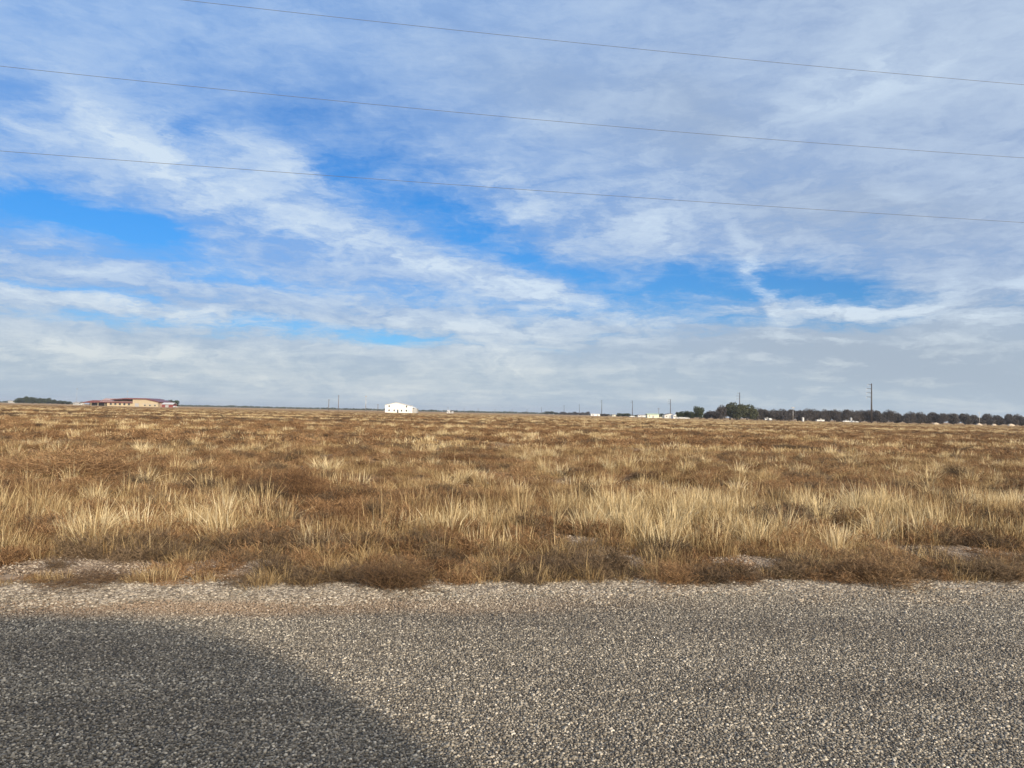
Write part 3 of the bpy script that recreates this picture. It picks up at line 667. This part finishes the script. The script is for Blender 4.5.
# tree groups left of the grove
G2 = 'low dark trees on the horizon right of centre'
for px in (547, 551, 556, 561, 565, 569, 573, 577, 581, 586.5):
    tree('ever' if px < 560 else 'bare', px, 1500, horizon(px) - rnd.uniform(1.4, 2.6) - (1 if px > 585 else 0), rnd.uniform(5, 7), 'small dark tree in the low clump on the horizon right of centre', G2)
G3 = 'small trees among the distant white buildings'
for px, t in ((603, 1.4), (607, 1.2), (619, 2.2), (624, 2.0), (628, 2.2), (660, 2.6), (664, 2.4), (637, 1.0), (642, 1.2)):
    tree('bare' if px < 610 else 'ever', px, 900, horizon(px) - t, rnd.uniform(4, 6), 'small dark tree among the distant white buildings', G3)
G4 = 'dark green trees at far left'
for px, t in ((19, 4.6), (24, 5.6), (29, 6.2), (33, 5.4), (38, 4.2), (43, 4.8), (47, 5.0), (52, 3.6), (57, 2.8), (62, 2.4), (67, 2.0)):
    tree('ever', px, 1200, horizon(px) - t, rnd.uniform(6, 8.5), 'dark green tree in the clump near the left end of the horizon', G4)
for px, t, lab in ((163, 6.0, 'dark tree behind the small red shed, left one'), (168.5, 5.6, 'dark tree rising behind the middle of the small red shed'), (175, 5.4, 'dark tree at the right end of the small red shed')):
    tree('ever', px, 760, horizon(px) - t, 6.5, lab)
# far-off wood on the horizon: one mass
def wood(name, x0, x1, d, hpx, n, label):
    mb_v, mb_s = [], []
    for i in range(n):
        px = rnd.uniform(x0, x1); h = hpx / FPX * d * (.65 + .5 * abs(n2(px * .05, 0, 1, 3)) + .3 * rnd.random())
        dd = d + rnd.uniform(0, 60); c_ = np.array([at(px, dd), dd, h * rnd.uniform(.05, .8)]); a = rng.normal(0, 1, 3); a /= np.linalg.norm(a); b_ = np.cross(a, rng.normal(0, 1, 3)); b_ /= np.linalg.norm(b_)
        s = h * .3; mb_v += [c_ - a*s, c_ + b_*s, c_ + a*s, c_ - b_*s]; mb_s += [rnd.random()] * 4
    V = np.array(mb_v); V[:, 2] = np.maximum(V[:, 2], 0.02)
    o = mesh_np(name, V, np.arange(n)[:, None] * 4 + np.arange(4), M_ever, np.array(mb_s)); tag(link(o), label, 'wood', kind='stuff')
wood('distant_wood', 170, 548, 2600, 2.0, 6000, 'thin dark band of far-off trees along the horizon left and centre')
wood('distant_brush_belt', -60, 84, 2300, 1.8, 2500, 'thin dark band of far-off trees at the left end of the horizon')
wood('distant_orchard', 586, 700, 2300, 1.5, 2200, 'faint band of far-off trees behind the white buildings')

# ------------------------------------------------------------------ buildings
M_white = simple('white_siding', (.70, .70, .68), .5, var=.05, scale=.3)
M_wht2 = simple('white_paint', (.48, .48, .47), .4, var=.1)
M_glass = simple('dark_window', (.03, .035, .04), .2, var=.2)
M_redroof = simple('red_metal_roof', (.13, .042, .04), .45, var=.15, scale=.2)
M_pink = simple('pale_pink_panel', (.34, .23, .20), .5, var=.12, scale=.2)  # pale pink of the middle roof, clerestory and end lean-to
M_tanw = simple('tan_stucco', (.40, .33, .22), .9, var=.12, scale=.3)
M_trim = simple('grey_trim', (.30, .30, .30), .6)
M_greyw = simple('grey_wall', (.30, .30, .29), .7)
M_red = simple('red_shed_paint', (.17, .035, .03), .5)
M_cream = simple('cream_siding', (.70, .68, .50), .6, var=.06)
M_green = simple('pale_green_roof', (.40, .48, .34), .6)
M_dkroof_shade = simple('dark_shingle_porch_shade', (.09, .085, .085), .8)  # dark roofs; also painted-in shade on the porch back wall
M_rubber = simple('rubber', (.03, .03, .03), .8)
M_wood = simple('weathered_wood', (.13, .10, .08), .9)
M_steel = simple('weathered_steel', (.05, .042, .04), .6, .3)
M_galv = simple('galvanised_steel', (.38, .38, .38), .45, .5)
M_wire = simple('bare_wire', (.10, .095, .10), .8, .0)

def window(parent, x, y, z, w, h, frame=M_trim, face=-1, name='window'):
    f = MB(); t = .08; f.box(x-w/2, x+w/2, y-.05, y+.05, z, z+t); f.box(x-w/2, x+w/2, y-.05, y+.05, z+h-t, z+h); f.box(x-w/2, x-w/2+t, y-.05, y+.05, z+t, z+h-t); f.box(x+w/2-t, x+w/2, y-.05, y+.05, z+t, z+h-t)
    o = f.build(name, frame, parent); p = MB(); p.box(x-w/2+t, x+w/2-t, y-.02, y+.03, z+t, z+h-t); p.build('pane', M_glass, o); return o
# white two storey gabled building
D = 548; xl, xr = at(385, D), at(408, D); W_ = xr - xl
wb = tag(empty('white_gabled_building', (xl, D, 0)), 'large white gabled two storey metal building standing alone in the field', 'building')
ev, rg = zat(385, 405.0, D), zat(396, 402.6, D)
m = MB(); m.prism_y([(0, 0), (W_, 0), (W_, ev), (W_/2, rg), (0, ev)], 0, 26); m.build('wall', M_white, wb)
m = MB(); t = .18
m.prism_y([(-.4, ev - .05), (W_/2, rg + .05), (W_ + .4, ev - .05), (W_ + .4, ev + .12), (W_/2, rg + .25), (-.4, ev + .12)], -.5, 26.5); m.build('roof', M_wht2, wb)
for fx in (.18, .40, .72, .93): window(wb, fx * W_, -.06, .9, 1.1, 1.5)
for fx in (.18, .93): window(wb, fx * W_, -.06, 4.0, 1.1, 1.4)
m = MB(); m.box(.555*W_ - .55, .555*W_ + .55, -.08, 0, 0, 2.3); dr = m.build('door', M_glass, wb); m = MB(); m.tube((.555*W_+.4, -.14, 1.0), (.555*W_+.4, -.08, 1.0), .04, .04, 6); m.build('handle', M_trim, dr)
m = MB(); m.prism_y([(W_ + .02, 0), (W_ + 3.0, 0), (W_ + 3.0, ev - 1.4), (W_ + .02, ev - .5)], 1.5, 24); m.build('side_bay', M_white, wb)
for px in (W_ + .6, W_ + 2.4): m = MB(); m.box(px, px + .2, .2, .4, 0, 3.2); m.build('porch_post', M_white, wb)
gs = tag(empty('grey_lean_to_shed', (at(412.3, D), D + 4, 0)), 'small grey shed against the right side of the white gabled building', 'shed')
m = MB(); m.box(0, 2.9, 0, 8, 0, 3.2); m.build('wall', M_greyw, gs); m = MB(); m.prism_y([(-.2, 3.7), (3.1, 3.25), (3.1, 3.4), (-.2, 3.85)], -.2, 8.2); m.build('roof', M_trim, gs)
m = MB(); m.box(.8, 2.0, -.05, 0, 0, 2.1); m.build('door', M_trim, gs)

# long red roofed complex at the left
D = 700
def X_(px): return at(px, D) - at(80, D)
rb = tag(empty('red_roofed_building', (at(80, D), D, 0)), 'long tan building with red metal roofs on the left horizon', 'building')
zz_ = lambda px, py: zat(px, py, D)
# open porch wing
m = MB(); m.prism_y([(X_(83), zz_(83, 401.8)), (X_(93), zz_(93, 399.6)), (X_(108), zz_(108, 399.8)), (X_(122), zz_(122, 400.8)), (X_(122), zz_(122, 401.6)), (X_(83), zz_(83, 402.5))], -1, 18); m.build('porch_roof', M_redroof, rb)
for px in (84, 91, 98, 105): 
    m = MB(); m.box(X_(px), X_(px) + .45, -.6, -.1, 0, zz_(px, 402.2)); m.build('porch_post', M_tanw, rb)
m = MB(); m.box(X_(86), X_(110), 6, 17, 0, zz_(98, 402)); m.build('porch_back_wall', M_dkroof_shade, rb)  # dark colour paints in the shade under the porch roof
# middle wing
h1 = zz_(120, 402.0)
m = MB(); m.box(X_(108), X_(134), -2, 16, 0, h1); m.build('middle_wing_wall', M_tanw, rb)
m = MB(); m.prism_x([(-3, h1), (7, zz_(120, 398.0)), (17, h1), (17, h1 + .3), (7, zz_(120, 398.0) + .3), (-3, h1 + .5)], X_(101), X_(134.5)); m.build('middle_wing_roof', M_pink, rb)
m = MB(); m.box(X_(100.5), X_(134.6), -3.2, -3.02, h1 - .5, h1 + .45); m.build('fascia', M_redroof, rb)
for px in (112, 116.5, 121, 125.5, 130): window(rb, X_(px), -2.06, 1.2, 2.0, 2.2)
# tall right wing
h2 = zz_(148, 400.8)
pk = zz_(145, 397.3)
m = MB(); m.prism_y([(X_(134.8), 0), (X_(160), 0), (X_(160), h2 - .95), (X_(148), pk - 1.35), (X_(134.8), pk - 1.4)], -4, 22); m.build('hall_wall', M_tanw, rb)
m = MB(); m.prism_y([(X_(114), h1 + .6), (X_(134.7), h1 + .6), (X_(134.7), pk - 1.42), (X_(128), pk - 1.45), (X_(114), zz_(114, 399.3))], 8, 21); m.build('clerestory_wall', M_pink, rb)
m = MB(); m.prism_y([(X_(113), zz_(113, 398.6)), (X_(128), pk - .2), (X_(148), pk), (X_(161.5), h2 - .1), (X_(161.5), h2 - .9), (X_(148), pk - 1.3), (X_(128), pk - 1.4), (X_(113), zz_(113, 399.2))], -5, 23); m.build('hall_roof', M_redroof, rb)
m = MB(); m.box(X_(137), X_(141), -4.08, -4, 0, 3.6); gd = m.build('garage_door', M_trim, rb)
m = MB(); m.box(X_(144), X_(160.02), -4.1, -4, 2.7, 3.1); m.build('wall_band', M_trim, rb)
for px in (147, 152, 157): window(rb, X_(px), -4.06, .8, 1.6, 1.5)
m = MB(); m.prism_y([(X_(160.1), 0), (X_(163.5), 0), (X_(163.5), h2 - 2.4), (X_(160.1), h2 - 1.6)], 0, 16); m.build('end_lean_to', M_pink, rb)
rb.scale.z = .9
# red shed with white roof
D2 = 690; x0 = at(162, D2)
rs = tag(empty('red_shed', (x0, D2, 0)), 'small red shed with a white roof right of the long red roofed building', 'shed')
w = at(173, D2) - x0; m = MB(); m.box(0, w, 0, 8, 0, 2.7); m.build('wall', M_red, rs)
m = MB(); m.prism_x([(-.6, 2.72), (4, 4.3), (8.6, 2.72), (8.6, 2.9), (4, 4.5), (-.6, 2.9)], -.3, w + .3); m.build('roof', M_wht2, rs)
m = MB(); m.box(w*.3, w*.6, -.06, 0, 0, 2.3); m.build('door', M_trim, rs)

def shed(name, px0, px1, d, toppx, wallm, roofm, label, cat='building', gable='x', doors=1, depth=9):
    x0, x1 = at(px0, d), at(px1, d); w = x1 - x0; h = zat((px0+px1)/2, toppx, d); e = tag(empty(name, (x0, d, 0)), label, cat)
    hw = h * .72; m = MB()
    if gable == 'x':
        m.box(0, w, 0, depth, 0, hw); m.build('wall', wallm, e); m = MB(); m.prism_x([(-.4, hw + .01), (depth/2, h), (depth + .4, hw + .01), (depth + .4, hw + .16), (depth/2, h + .15), (-.4, hw + .16)], -.3, w + .3); m.build('roof', roofm, e)
    else:
        m.prism_y([(0, 0), (w, 0), (w, hw), (w/2, h - .1), (0, hw)], 0, depth); m.build('wall', wallm, e); m = MB(); m.prism_y([(-.3, hw - .1), (w/2, h), (w + .3, hw - .1), (w + .3, hw + .06), (w/2, h + .16), (-.3, hw + .06)], -.4, depth + .4); m.build('roof', roofm, e)
    for i in range(doors):
        cx = w * (i + .5) / doors; m = MB(); m.box(cx - .9, cx + .9, -.06, 0, 0, min(2.4, hw * .8)); m.build('door', M_trim, e)
    window(e, w * .15 + .3, -.06, 1.1, .9, .9)
    return e
shed('low_white_building', 591, 600, 1100, 413.6, M_white, M_wht2, 'long low white building at the right end of the small dark tree clump', doors=2)
shed('tan_hut', 612.5, 615.5, 950, 414.2, M_cream, M_trim, 'tiny cream hut between the long low white building and the white truck', 'hut')
shed('cream_building', 647.5, 659, 620, 413.7, M_cream, M_green, 'cream metal building with pale green roof left of the grove', doors=1)
shed('cream_annex', 659.5, 665, 630, 417.2, M_cream, M_cream, 'low cream annex at the right of the green roofed building', 'shed')
shed('dark_roofed_house', 664.5, 676, 600, 413.6, M_wht2, M_dkroof_shade, 'white house with a dark gabled roof under a utility pole', 'house', gable='y')
shed('white_outbuilding', 673.5, 679.5, 575, 414.4, M_white, M_wht2, 'small white gabled outbuilding beside the dark trees', 'shed', gable='y')
shed('pale_barn', 638, 645.5, 880, 414.6, M_wht2, M_galv, 'pale grey white barn between the truck and the green roofed building', 'barn')
shed('grey_barn', 8, 15, 1300, 399.9, M_greyw, M_galv, 'tiny pale grey barn at the far left edge of the horizon', 'barn')
shed('white_farm_shed', 447, 449.8, 760, 409.9, M_white, M_wht2, 'tiny white shed on the horizon just right of field centre, left of the other', 'shed')
shed('dark_door_shed', 450.4, 453, 760, 410.4, M_wht2, M_dkroof_shade, 'tiny shed with dark roof beside the tiny white shed on the horizon', 'shed')
shed('left_equipment_shed', 73, 79, 800, 401.6, M_greyw, M_trim, 'small grey shed at the left end of the red roofed building', 'shed')

# ------------------------------------------------------------------ vehicles and trailers far off
def pickup(px, d, body, label, rz=0, cat='pickup'):
    e = tag(empty('pickup_truck', (at(px, d), d, 0), rz), label, cat); L_ = 5.4
    m = MB(); m.prism_y([(-2.7,.45),(2.6,.45),(2.7,.95),(1.3,1.12),(.75,1.75),(-.55,1.8),(-.75,1.15),(-2.7,1.12)], -.95, .95); m.build('body', body, e, bevel=.04)
    m = MB(); m.prism_y([(1.12,1.16),(.68,1.66),(-.45,1.7),(-.6,1.18)], -.97, .97); m.build('side_window', M_glass, e)
    for x in (-1.75, 1.75):
        for y in (-.9, .9):
            m = MB(); m.tube((x, y-.12, .38), (x, y+.12, .38), .38, .38, 14); w = m.build('wheel', M_rubber, e); m = MB(); m.tube((x, y-.13, .38), (x, y+.13, .38), .2, .2, 10); m.build('rim', M_galv, w)
    return e
pickup(632, 700, M_wht2, 'white truck at the foot of the pole right of the tan hut', .2)
def trailer(px, d, label, l=7.5, h=2.7, mt=None, rz=0):
    e = tag(empty('camper_trailer', (at(px, d), d, 0), rz), label, 'trailer')
    m = MB(); m.prism_y([(-l/2,.5),(l/2,.5),(l/2+.3,1.6),(l/2-.1,h),(-l/2,h)], -1.2, 1.2); m.build('body', mt or M_white, e, bevel=.08)
    window(e, -l*.22, -1.24, 1.4, 1.2, .7); window(e, l*.28, -1.24, 1.4, .9, .7)
    m = MB(); m.box(-.3, .4, -1.26, -1.2, .55, 2.4); m.build('door', M_trim, e)
    for x in (-.5, .5):
        m = MB(); m.tube((x, -1.25, .36), (x, -1.0, .36), .36, .36, 12); m.build('wheel', M_rubber, e)
    m = MB(); m.box(l/2, l/2+1.2, -.06, .06, .5, .62); m.build('hitch', M_steel, e)
    return e
def car(px, d, body, label, rz=0):
    e = tag(empty('parked_car', (at(px, d), d, 0), rz), label, 'car')
    m = MB(); m.prism_y([(-2.2,.3),(2.2,.3),(2.25,.8),(1.2,.95),(.6,1.42),(-1.2,1.42),(-2.1,.95)], -.88, .88); m.build('body', body, e, bevel=.05)
    m = MB(); m.prism_y([(1.0,.98),(.55,1.36),(-1.1,1.36),(-1.7,.98)], -.9, .9); m.build('side_window', M_glass, e)
    for x in (-1.4, 1.4):
        for y in (-.8, .8):
            m = MB(); m.tube((x, y-.1, .32), (x, y+.1, .32), .32, .32, 12); w = m.build('wheel', M_rubber, e); m = MB(); m.tube((x, y-.11, .32), (x, y+.11, .32), .18, .18, 8); m.build('rim', M_galv, w)
    return e
car(681.5, 520, M_wht2, 'white car at the left below the dark trees of the grove', .1)
car(686.5, 522, M_wht2, 'white car farthest right of the pair below the dark trees', -.1)
trailer(766.5, 525, 'white camper trailer where the grove meets the orchard, left of a pair', 3.0, 2.0, M_wht2)
pickup(770, 523, M_wht2, 'white pickup beside the camper trailer where the grove meets the orchard', 1.4)
trailer(81, 640, 'small white trailer parked before the left end of the red roofed building', 2.6, 2.2, M_wht2)
car(175.5, 660, M_wht2, 'tiny white car right of the small red shed', 1.2)
trailer(820, 500, 'long low white trailer in front of the orchard row', 5.0, 1.6, M_wht2)
pickup(846.5, 510, M_wht2, 'white pickup in front of the orchard left of the tallest pole', 0)
car(855, 512, M_wht2, 'pale car before the orchard nearest the tallest pole', 0)
# white tanks
def tank(px, d, h, r, label):
    M_white = M_wht2
    e = tag(empty('storage_tank', (at(px, d), d, 0)), label, 'tank'); m = MB(); m.tube((0,0,0), (0,0,h), r, r, 18); m.build('shell', M_white, e, False)
    m = MB(); m.tube((0,0,h), (0,0,h+.35), r+.04, .15, 18); m.build('lid', M_wht2, e); m = MB(); m.box(r+.02, r+.1, -.25, -.2, 0, h); m.box(r+.02, r+.1, .2, .25, 0, h)
    for k in range(int(h/.4)): m.box(r+.03, r+.09, -.2, .2, .3+k*.4, .34+k*.4)
    m.build('ladder', M_steel, e)
tank(803, 505, 2.6, .75, 'upright white tank in front of the left part of the orchard')
tank(851, 515, 3.2, .7, 'upright white tank in front of the orchard near the tallest pole')
# pale brush mounds at the foot of the orchard, each a thing
M_mound = simple('pale_brush', (.40, .33, .25), .95, var=.35, scale=1.5)
def mound(px, py, w, h, label, grp=None):
    g = ground(px, py) if py > horizon(px) + 3 else Vector((at(px, 480), 480, 0)); d = g.y; sx, sz = w / FPX * d / 2, h / FPX * d
    m = MB(); K, J = 14, 5; vs = []
    for j in range(J + 1):
        a = j / J * math.pi / 2
        for k in range(K):
            t = k / K * 2 * math.pi; r = math.cos(a) * (1 + .25 * mnoise.noise((px + math.cos(t)*1.5, math.sin(t)*1.5, j)))
            vs.append((r * math.cos(t) * sx, r * math.sin(t) * sx * .7, math.sin(a) * sz * (1 + .3 * mnoise.noise((px, k, j * .7)))))
    m.add(vs, [(j*K+k, j*K+(k+1) % K, (j+1)*K+(k+1) % K, (j+1)*K+k) for j in range(J) for k in range(K)])
    o = m.build('brush_pile', M_mound, None, True); o.location = (at(px, d), d, -.02); tag(o, label, 'brush pile', grp)
for px, w, h, lab in ((936, 6, 2.0, 'pale heap of brush at the orchard foot, leftmost of four'), (979, 6, 2.2, 'pale heap of brush by the thin pole at the right orchard'), (994, 5, 2.0, 'pale heap of brush just right of the heap by the thin pole'), (1011, 7, 2.4, 'pale heap of brush nearest the right edge')):
    mound(px, 424, w, h, lab)

# ------------------------------------------------------------------ transmission poles (right) and others
def steel_pole(px, d, toppx, label, group=None, arms=4):
    H = zat(px, toppx, d); e = tag(empty('transmission_pole', (at(px, d), d, 0)), label, 'pole', group)
    m = MB(); m.tube((0, 0, -.5), (0, 0, H), .62, .30, 10); m.build('shaft', M_steel, e, True)
    for k in range(arms):
        z = H - .6 - k * H * .105 if k < 4 else H * .5; a = empty_part = None
        m = MB(); ln = 3.4 if k else 2.6
        m.tube((0, 0, z - .25), (-ln, 0, z), .2, .1, 6); o = m.build('arm', M_steel, e)
        m = MB(); m.tube((-ln + .05, 0, z), (-ln + .05, 0, z - 1.3), .10, .10, 6); m.build('insulator', M_galv, o)
    return e
GP = 'steel transmission poles marching left along the horizon'
steel_pole(871.5, 500, 383.5, 'tallest dark pole with four short arms on its left, before the orchard')
steel_pole(739.5, 760, 392.5, 'dark pole rising out of the tall grove', arms=3)
steel_pole(670.3, 960, 399.3, 'dark pole above the dark roofed house', arms=3)
steel_pole(632.3, 1150, 400.5, 'dark pole above the white truck', arms=2)
steel_pole(601.6, 1300, 400.0, 'dark pole right of the long low white building', arms=2)
steel_pole(579.3, 1900, 404.0, 'thin distant pole over the low tree clump right of centre', arms=2)
steel_pole(564.0, 2100, 405.0, 'thin distant pole over the middle of the low tree clump', arms=2)
steel_pole(541.5, 2300, 407.0, 'thin distant pole just left of the low tree clump', arms=2)
def thin_pole(px, d, toppx, label, mt=None, lamp=False, cross=True, r=.16):
    H = zat(px, toppx, d); e = tag(empty('light_pole' if lamp else 'utility_pole', (at(px, d), d, 0)), label, 'light pole' if lamp else 'pole')
    m = MB(); m.tube((0, 0, -.3), (0, 0, H), r * 1.3, r, 8); m.build('shaft', mt or M_wood, e, True)
    if lamp:
        m = MB(); m.box(-1.0, 1.0, -.15, .15, H - .15, H + .5); m.build('lamp_head', M_trim, e)
    elif cross:
        m = MB(); m.box(-1.2, 1.2, -.08, .08, H - .8, H - .6); c_ = m.build('crossarm', mt or M_wood, e)
        for x in (-1.1, 0, 1.1): m = MB(); m.tube((x, 0, H - .6), (x, 0, H - .35), .06, .05, 6); m.build('insulator', M_galv, c_)
    return e
thin_pole(338.3, 850, 395.2, 'taller dark pole left of the white gabled building', r=.3)
thin_pole(328.6, 850, 399.4, 'shorter dark pole left of its taller neighbour, left of the white gabled building', r=.28)
thin_pole(365.6, 700, 396.5, 'pale light pole with dark head between the dark poles and the white building', M_galv, True, r=.25)
thin_pole(377.8, 900, 404.2, 'short dark pole just left of the white gabled building', r=.25)
thin_pole(793.0, 500, 408.0, 'thin pale light pole with dark head before the orchard', M_galv, True, r=.12)
thin_pole(979.5, 520, 412.0, 'thin pale pole before the orchard toward the right edge', M_galv, r=.12)
thin_pole(658.6, 640, 408.0, 'thin pole at the right end of the green roofed building', M_wood, r=.12)
thin_pole(76.5, 1000, 389.0, 'faint tall light pole left of the red roofed building', M_galv, True, r=.10)
thin_pole(127.0, 900, 391.3, 'faint light pole rising behind the red roofed building', M_galv, True, r=.10)
for px, t in ((448, 4.5), (464, 3.5), (478, 4), (495, 3.5), (512, 3.6), (527, 4)):
    e = thin_pole(px, 1900, horizon(px) - t, 'tiny faint pole on the horizon right of field centre', r=.3); e['group'] = 'row of tiny faint poles on the horizon'

# small posts in the right field
for px, py, lab in ((815, 428, 'pale tall tuft of grass standing alone in the field before the orchard'),):
    g = ground(px, 430); o = bpy.data.objects.new('grass_tuft', straw[0].data); link(o); o.location = (g.x, g.y, 0); o.scale = (1.6, 1.6, 2.0); tag(o, lab, 'grass')

# ------------------------------------------------------------------ power line over the verge: three wires on two wooden poles out of frame
DW = 19.0
def wire_pts(pixels):
    """fit of a hanging wire z = z0 + k*t^2 in the vertical plane of the line"""
    q = []
    for px, py in pixels:
        v = ray(px, py); # intersect with plane y = DW + WS*x
        t = DW / (v.y - WS * v.x); q.append((v.x * t, CAM_H + v.z * t))
    return np.polyfit([a for a, _ in q], [b_ for _, b_ in q], 2)
WS = .16; XL, XR = -70, 78
W_PX = [[(186, 0), (512, 37), (760, 60), (1024, 85)], [(0, 66), (330, 100), (512, 118), (760, 138), (1024, 158)], [(0, 151), (330, 176), (560, 192), (760, 205), (1024, 223)]]
HT = {XL: [], XR: []}; wires = []
for n_, pp in enumerate(W_PX):
    c_ = wire_pts(pp); print('wire', c_)
    k2 = min(max(c_[0], .0003), .0012); xs_ = [0]
    # refit the line with the limited sag term
    q = []
    for px, py in pp:
        v = ray(px, py); t = DW / (v.y - WS * v.x); q.append((v.x * t, CAM_H + v.z * t - k2 * (v.x * t) ** 2))
    l1, l0 = np.polyfit([a for a, _ in q], [b_ for _, b_ in q], 1)
    z = lambda x: l0 + l1 * x + k2 * x * x
    m = MB(); xs_ = np.linspace(XL, XR, 75)
    for a, b_ in zip(xs_[:-1], xs_[1:]): m.tube((a, DW + WS * a, z(a)), (b_, DW + WS * b_, z(b_)), .0052, .0052, 5, cap=False)
    HT[XL].append(z(XL)); HT[XR].append(z(XR))
    o = m.build('power_wire', M_wire, None, True)
    tag(o, ['highest overhead wire, crossing the top of the sky', 'middle overhead wire crossing the sky', 'lowest overhead wire crossing the blue gaps in the clouds'][n_], 'wire', 'overhead wires')
for xx, lab in ((XL, 'wooden power pole outside the left edge carrying the wires'), (XR, 'wooden power pole outside the right edge carrying the wires')):
    y = DW + WS * xx + .32; H = max(HT[xx]) + .6; e = tag(empty('power_pole', (xx, y, 0)), lab, 'pole'); m = MB(); m.tube((0,0,-.5), (0,0,H), .19, .12, 12); m.build('shaft', M_wood, e, True)
    for h in HT[xx]: m = MB(); m.tube((0, -.1, h), (0, -.34, h), .05, .05, 8); m.build('insulator', M_galv, e)

# ------------------------------------------------------------------ high roofed van parked on the far verge behind the viewer (its shadow lies over the road)
M_van = simple('van_paint', (.62, .63, .64), .3, .1, .04)
yaw = math.atan(SL)
van = tag(empty('parked_van', (.17, -2.08, .008), yaw), 'high roofed grey van parked behind the viewer, its shadow over the road', 'van')
# side profile (x forward to the right, z up): long roof then rounded nose
prof = [(-4.2,.45),(3.15,.40),(3.2,1.05),(2.95,1.2),(2.42,1.75),(2.2,2.05),(1.98,2.27),(1.7,2.44),(1.35,2.56),(.9,2.64),(.4,2.69),(-3.95,2.70),(-4.2,2.5)]
m = MB(); n = len(prof); W2 = 1.0
vs = [(x, -W2, z) for x, z in prof] + [(x, W2, z) for x, z in prof]
m.add(vs, [(i, (i+1) % n, n + (i+1) % n, n + i) for i in range(n)] + [tuple(range(n))[::-1], tuple(range(n, 2*n))])
bo = m.build('body', M_van, van, bevel=.05); bo.location = (0, -W2 + .0, 0)
m = MB(); m.prism_y([(2.88,1.3),(2.32,1.86),(1.95,2.1),(1.0,2.1),(1.0,1.3)], -1.01, 1.01); wdw = m.build('cab_window', M_glass, van); wdw.location = (0, -W2, 0)
m = MB(); m.box(3.2, 3.32, -.95, .95, .38, .7); o = m.build('bumper', M_trim, van); o.location = (0, -W2, 0)
for s in (-.72, .72): m = MB(); m.box(3.18, 3.25, s-.16, s+.16, .78, 1.0); o = m.build('headlight', M_glass, van); o.location = (0, -W2, 0)
for x in (-3.1, 2.1):
    for y in (-.92, .92):
        m = MB(); m.tube((x, y-.13, .36), (x, y+.13, .36), .36, .36, 20); w = m.build('wheel', M_rubber, van); w.location = (0, -W2, 0); m = MB(); m.tube((x, y-.14, .36), (x, y+.14, .36), .21, .21, 14); m.build('rim', M_galv, w)
m = MB(); m.box(-2.9, -.02, -.85, .93, 2.71, 2.95); o = m.build('roof_box', M_trim, van, bevel=.06); o.location = (0, -W2, 0)

# ------------------------------------------------------------------ air
hz_top = 45
m = MB(); m.box(-7000, 7000, -3000, 7900, -1.0, hz_top)
hm = bpy.data.materials.new('haze_air'); hm.use_nodes = True; hm.node_tree.nodes.clear()
ho = hm.node_tree.nodes.new('ShaderNodeOutputMaterial'); pv = hm.node_tree.nodes.new('ShaderNodeVolumePrincipled')
pv.inputs['Color'].default_value = (.86, .91, 1, 1); pv.inputs['Density'].default_value = .00009; pv.inputs['Anisotropy'].default_value = .3
hm.node_tree.links.new(pv.outputs[0], ho.inputs['Volume'])
tag(m.build('haze', hm), kind='stuff')

# ------------------------------------------------------------------ render settings
scene.render.engine = 'CYCLES'
scene.view_settings.view_transform = 'Standard'; scene.view_settings.look = 'None'
scene.view_settings.exposure = 0; scene.view_settings.gamma = 1
scene.render.resolution_x, scene.render.resolution_y = 1024, 768
scene.cycles.max_bounces = 5; scene.cycles.diffuse_bounces = 2; scene.cycles.transparent_max_bounces = 6
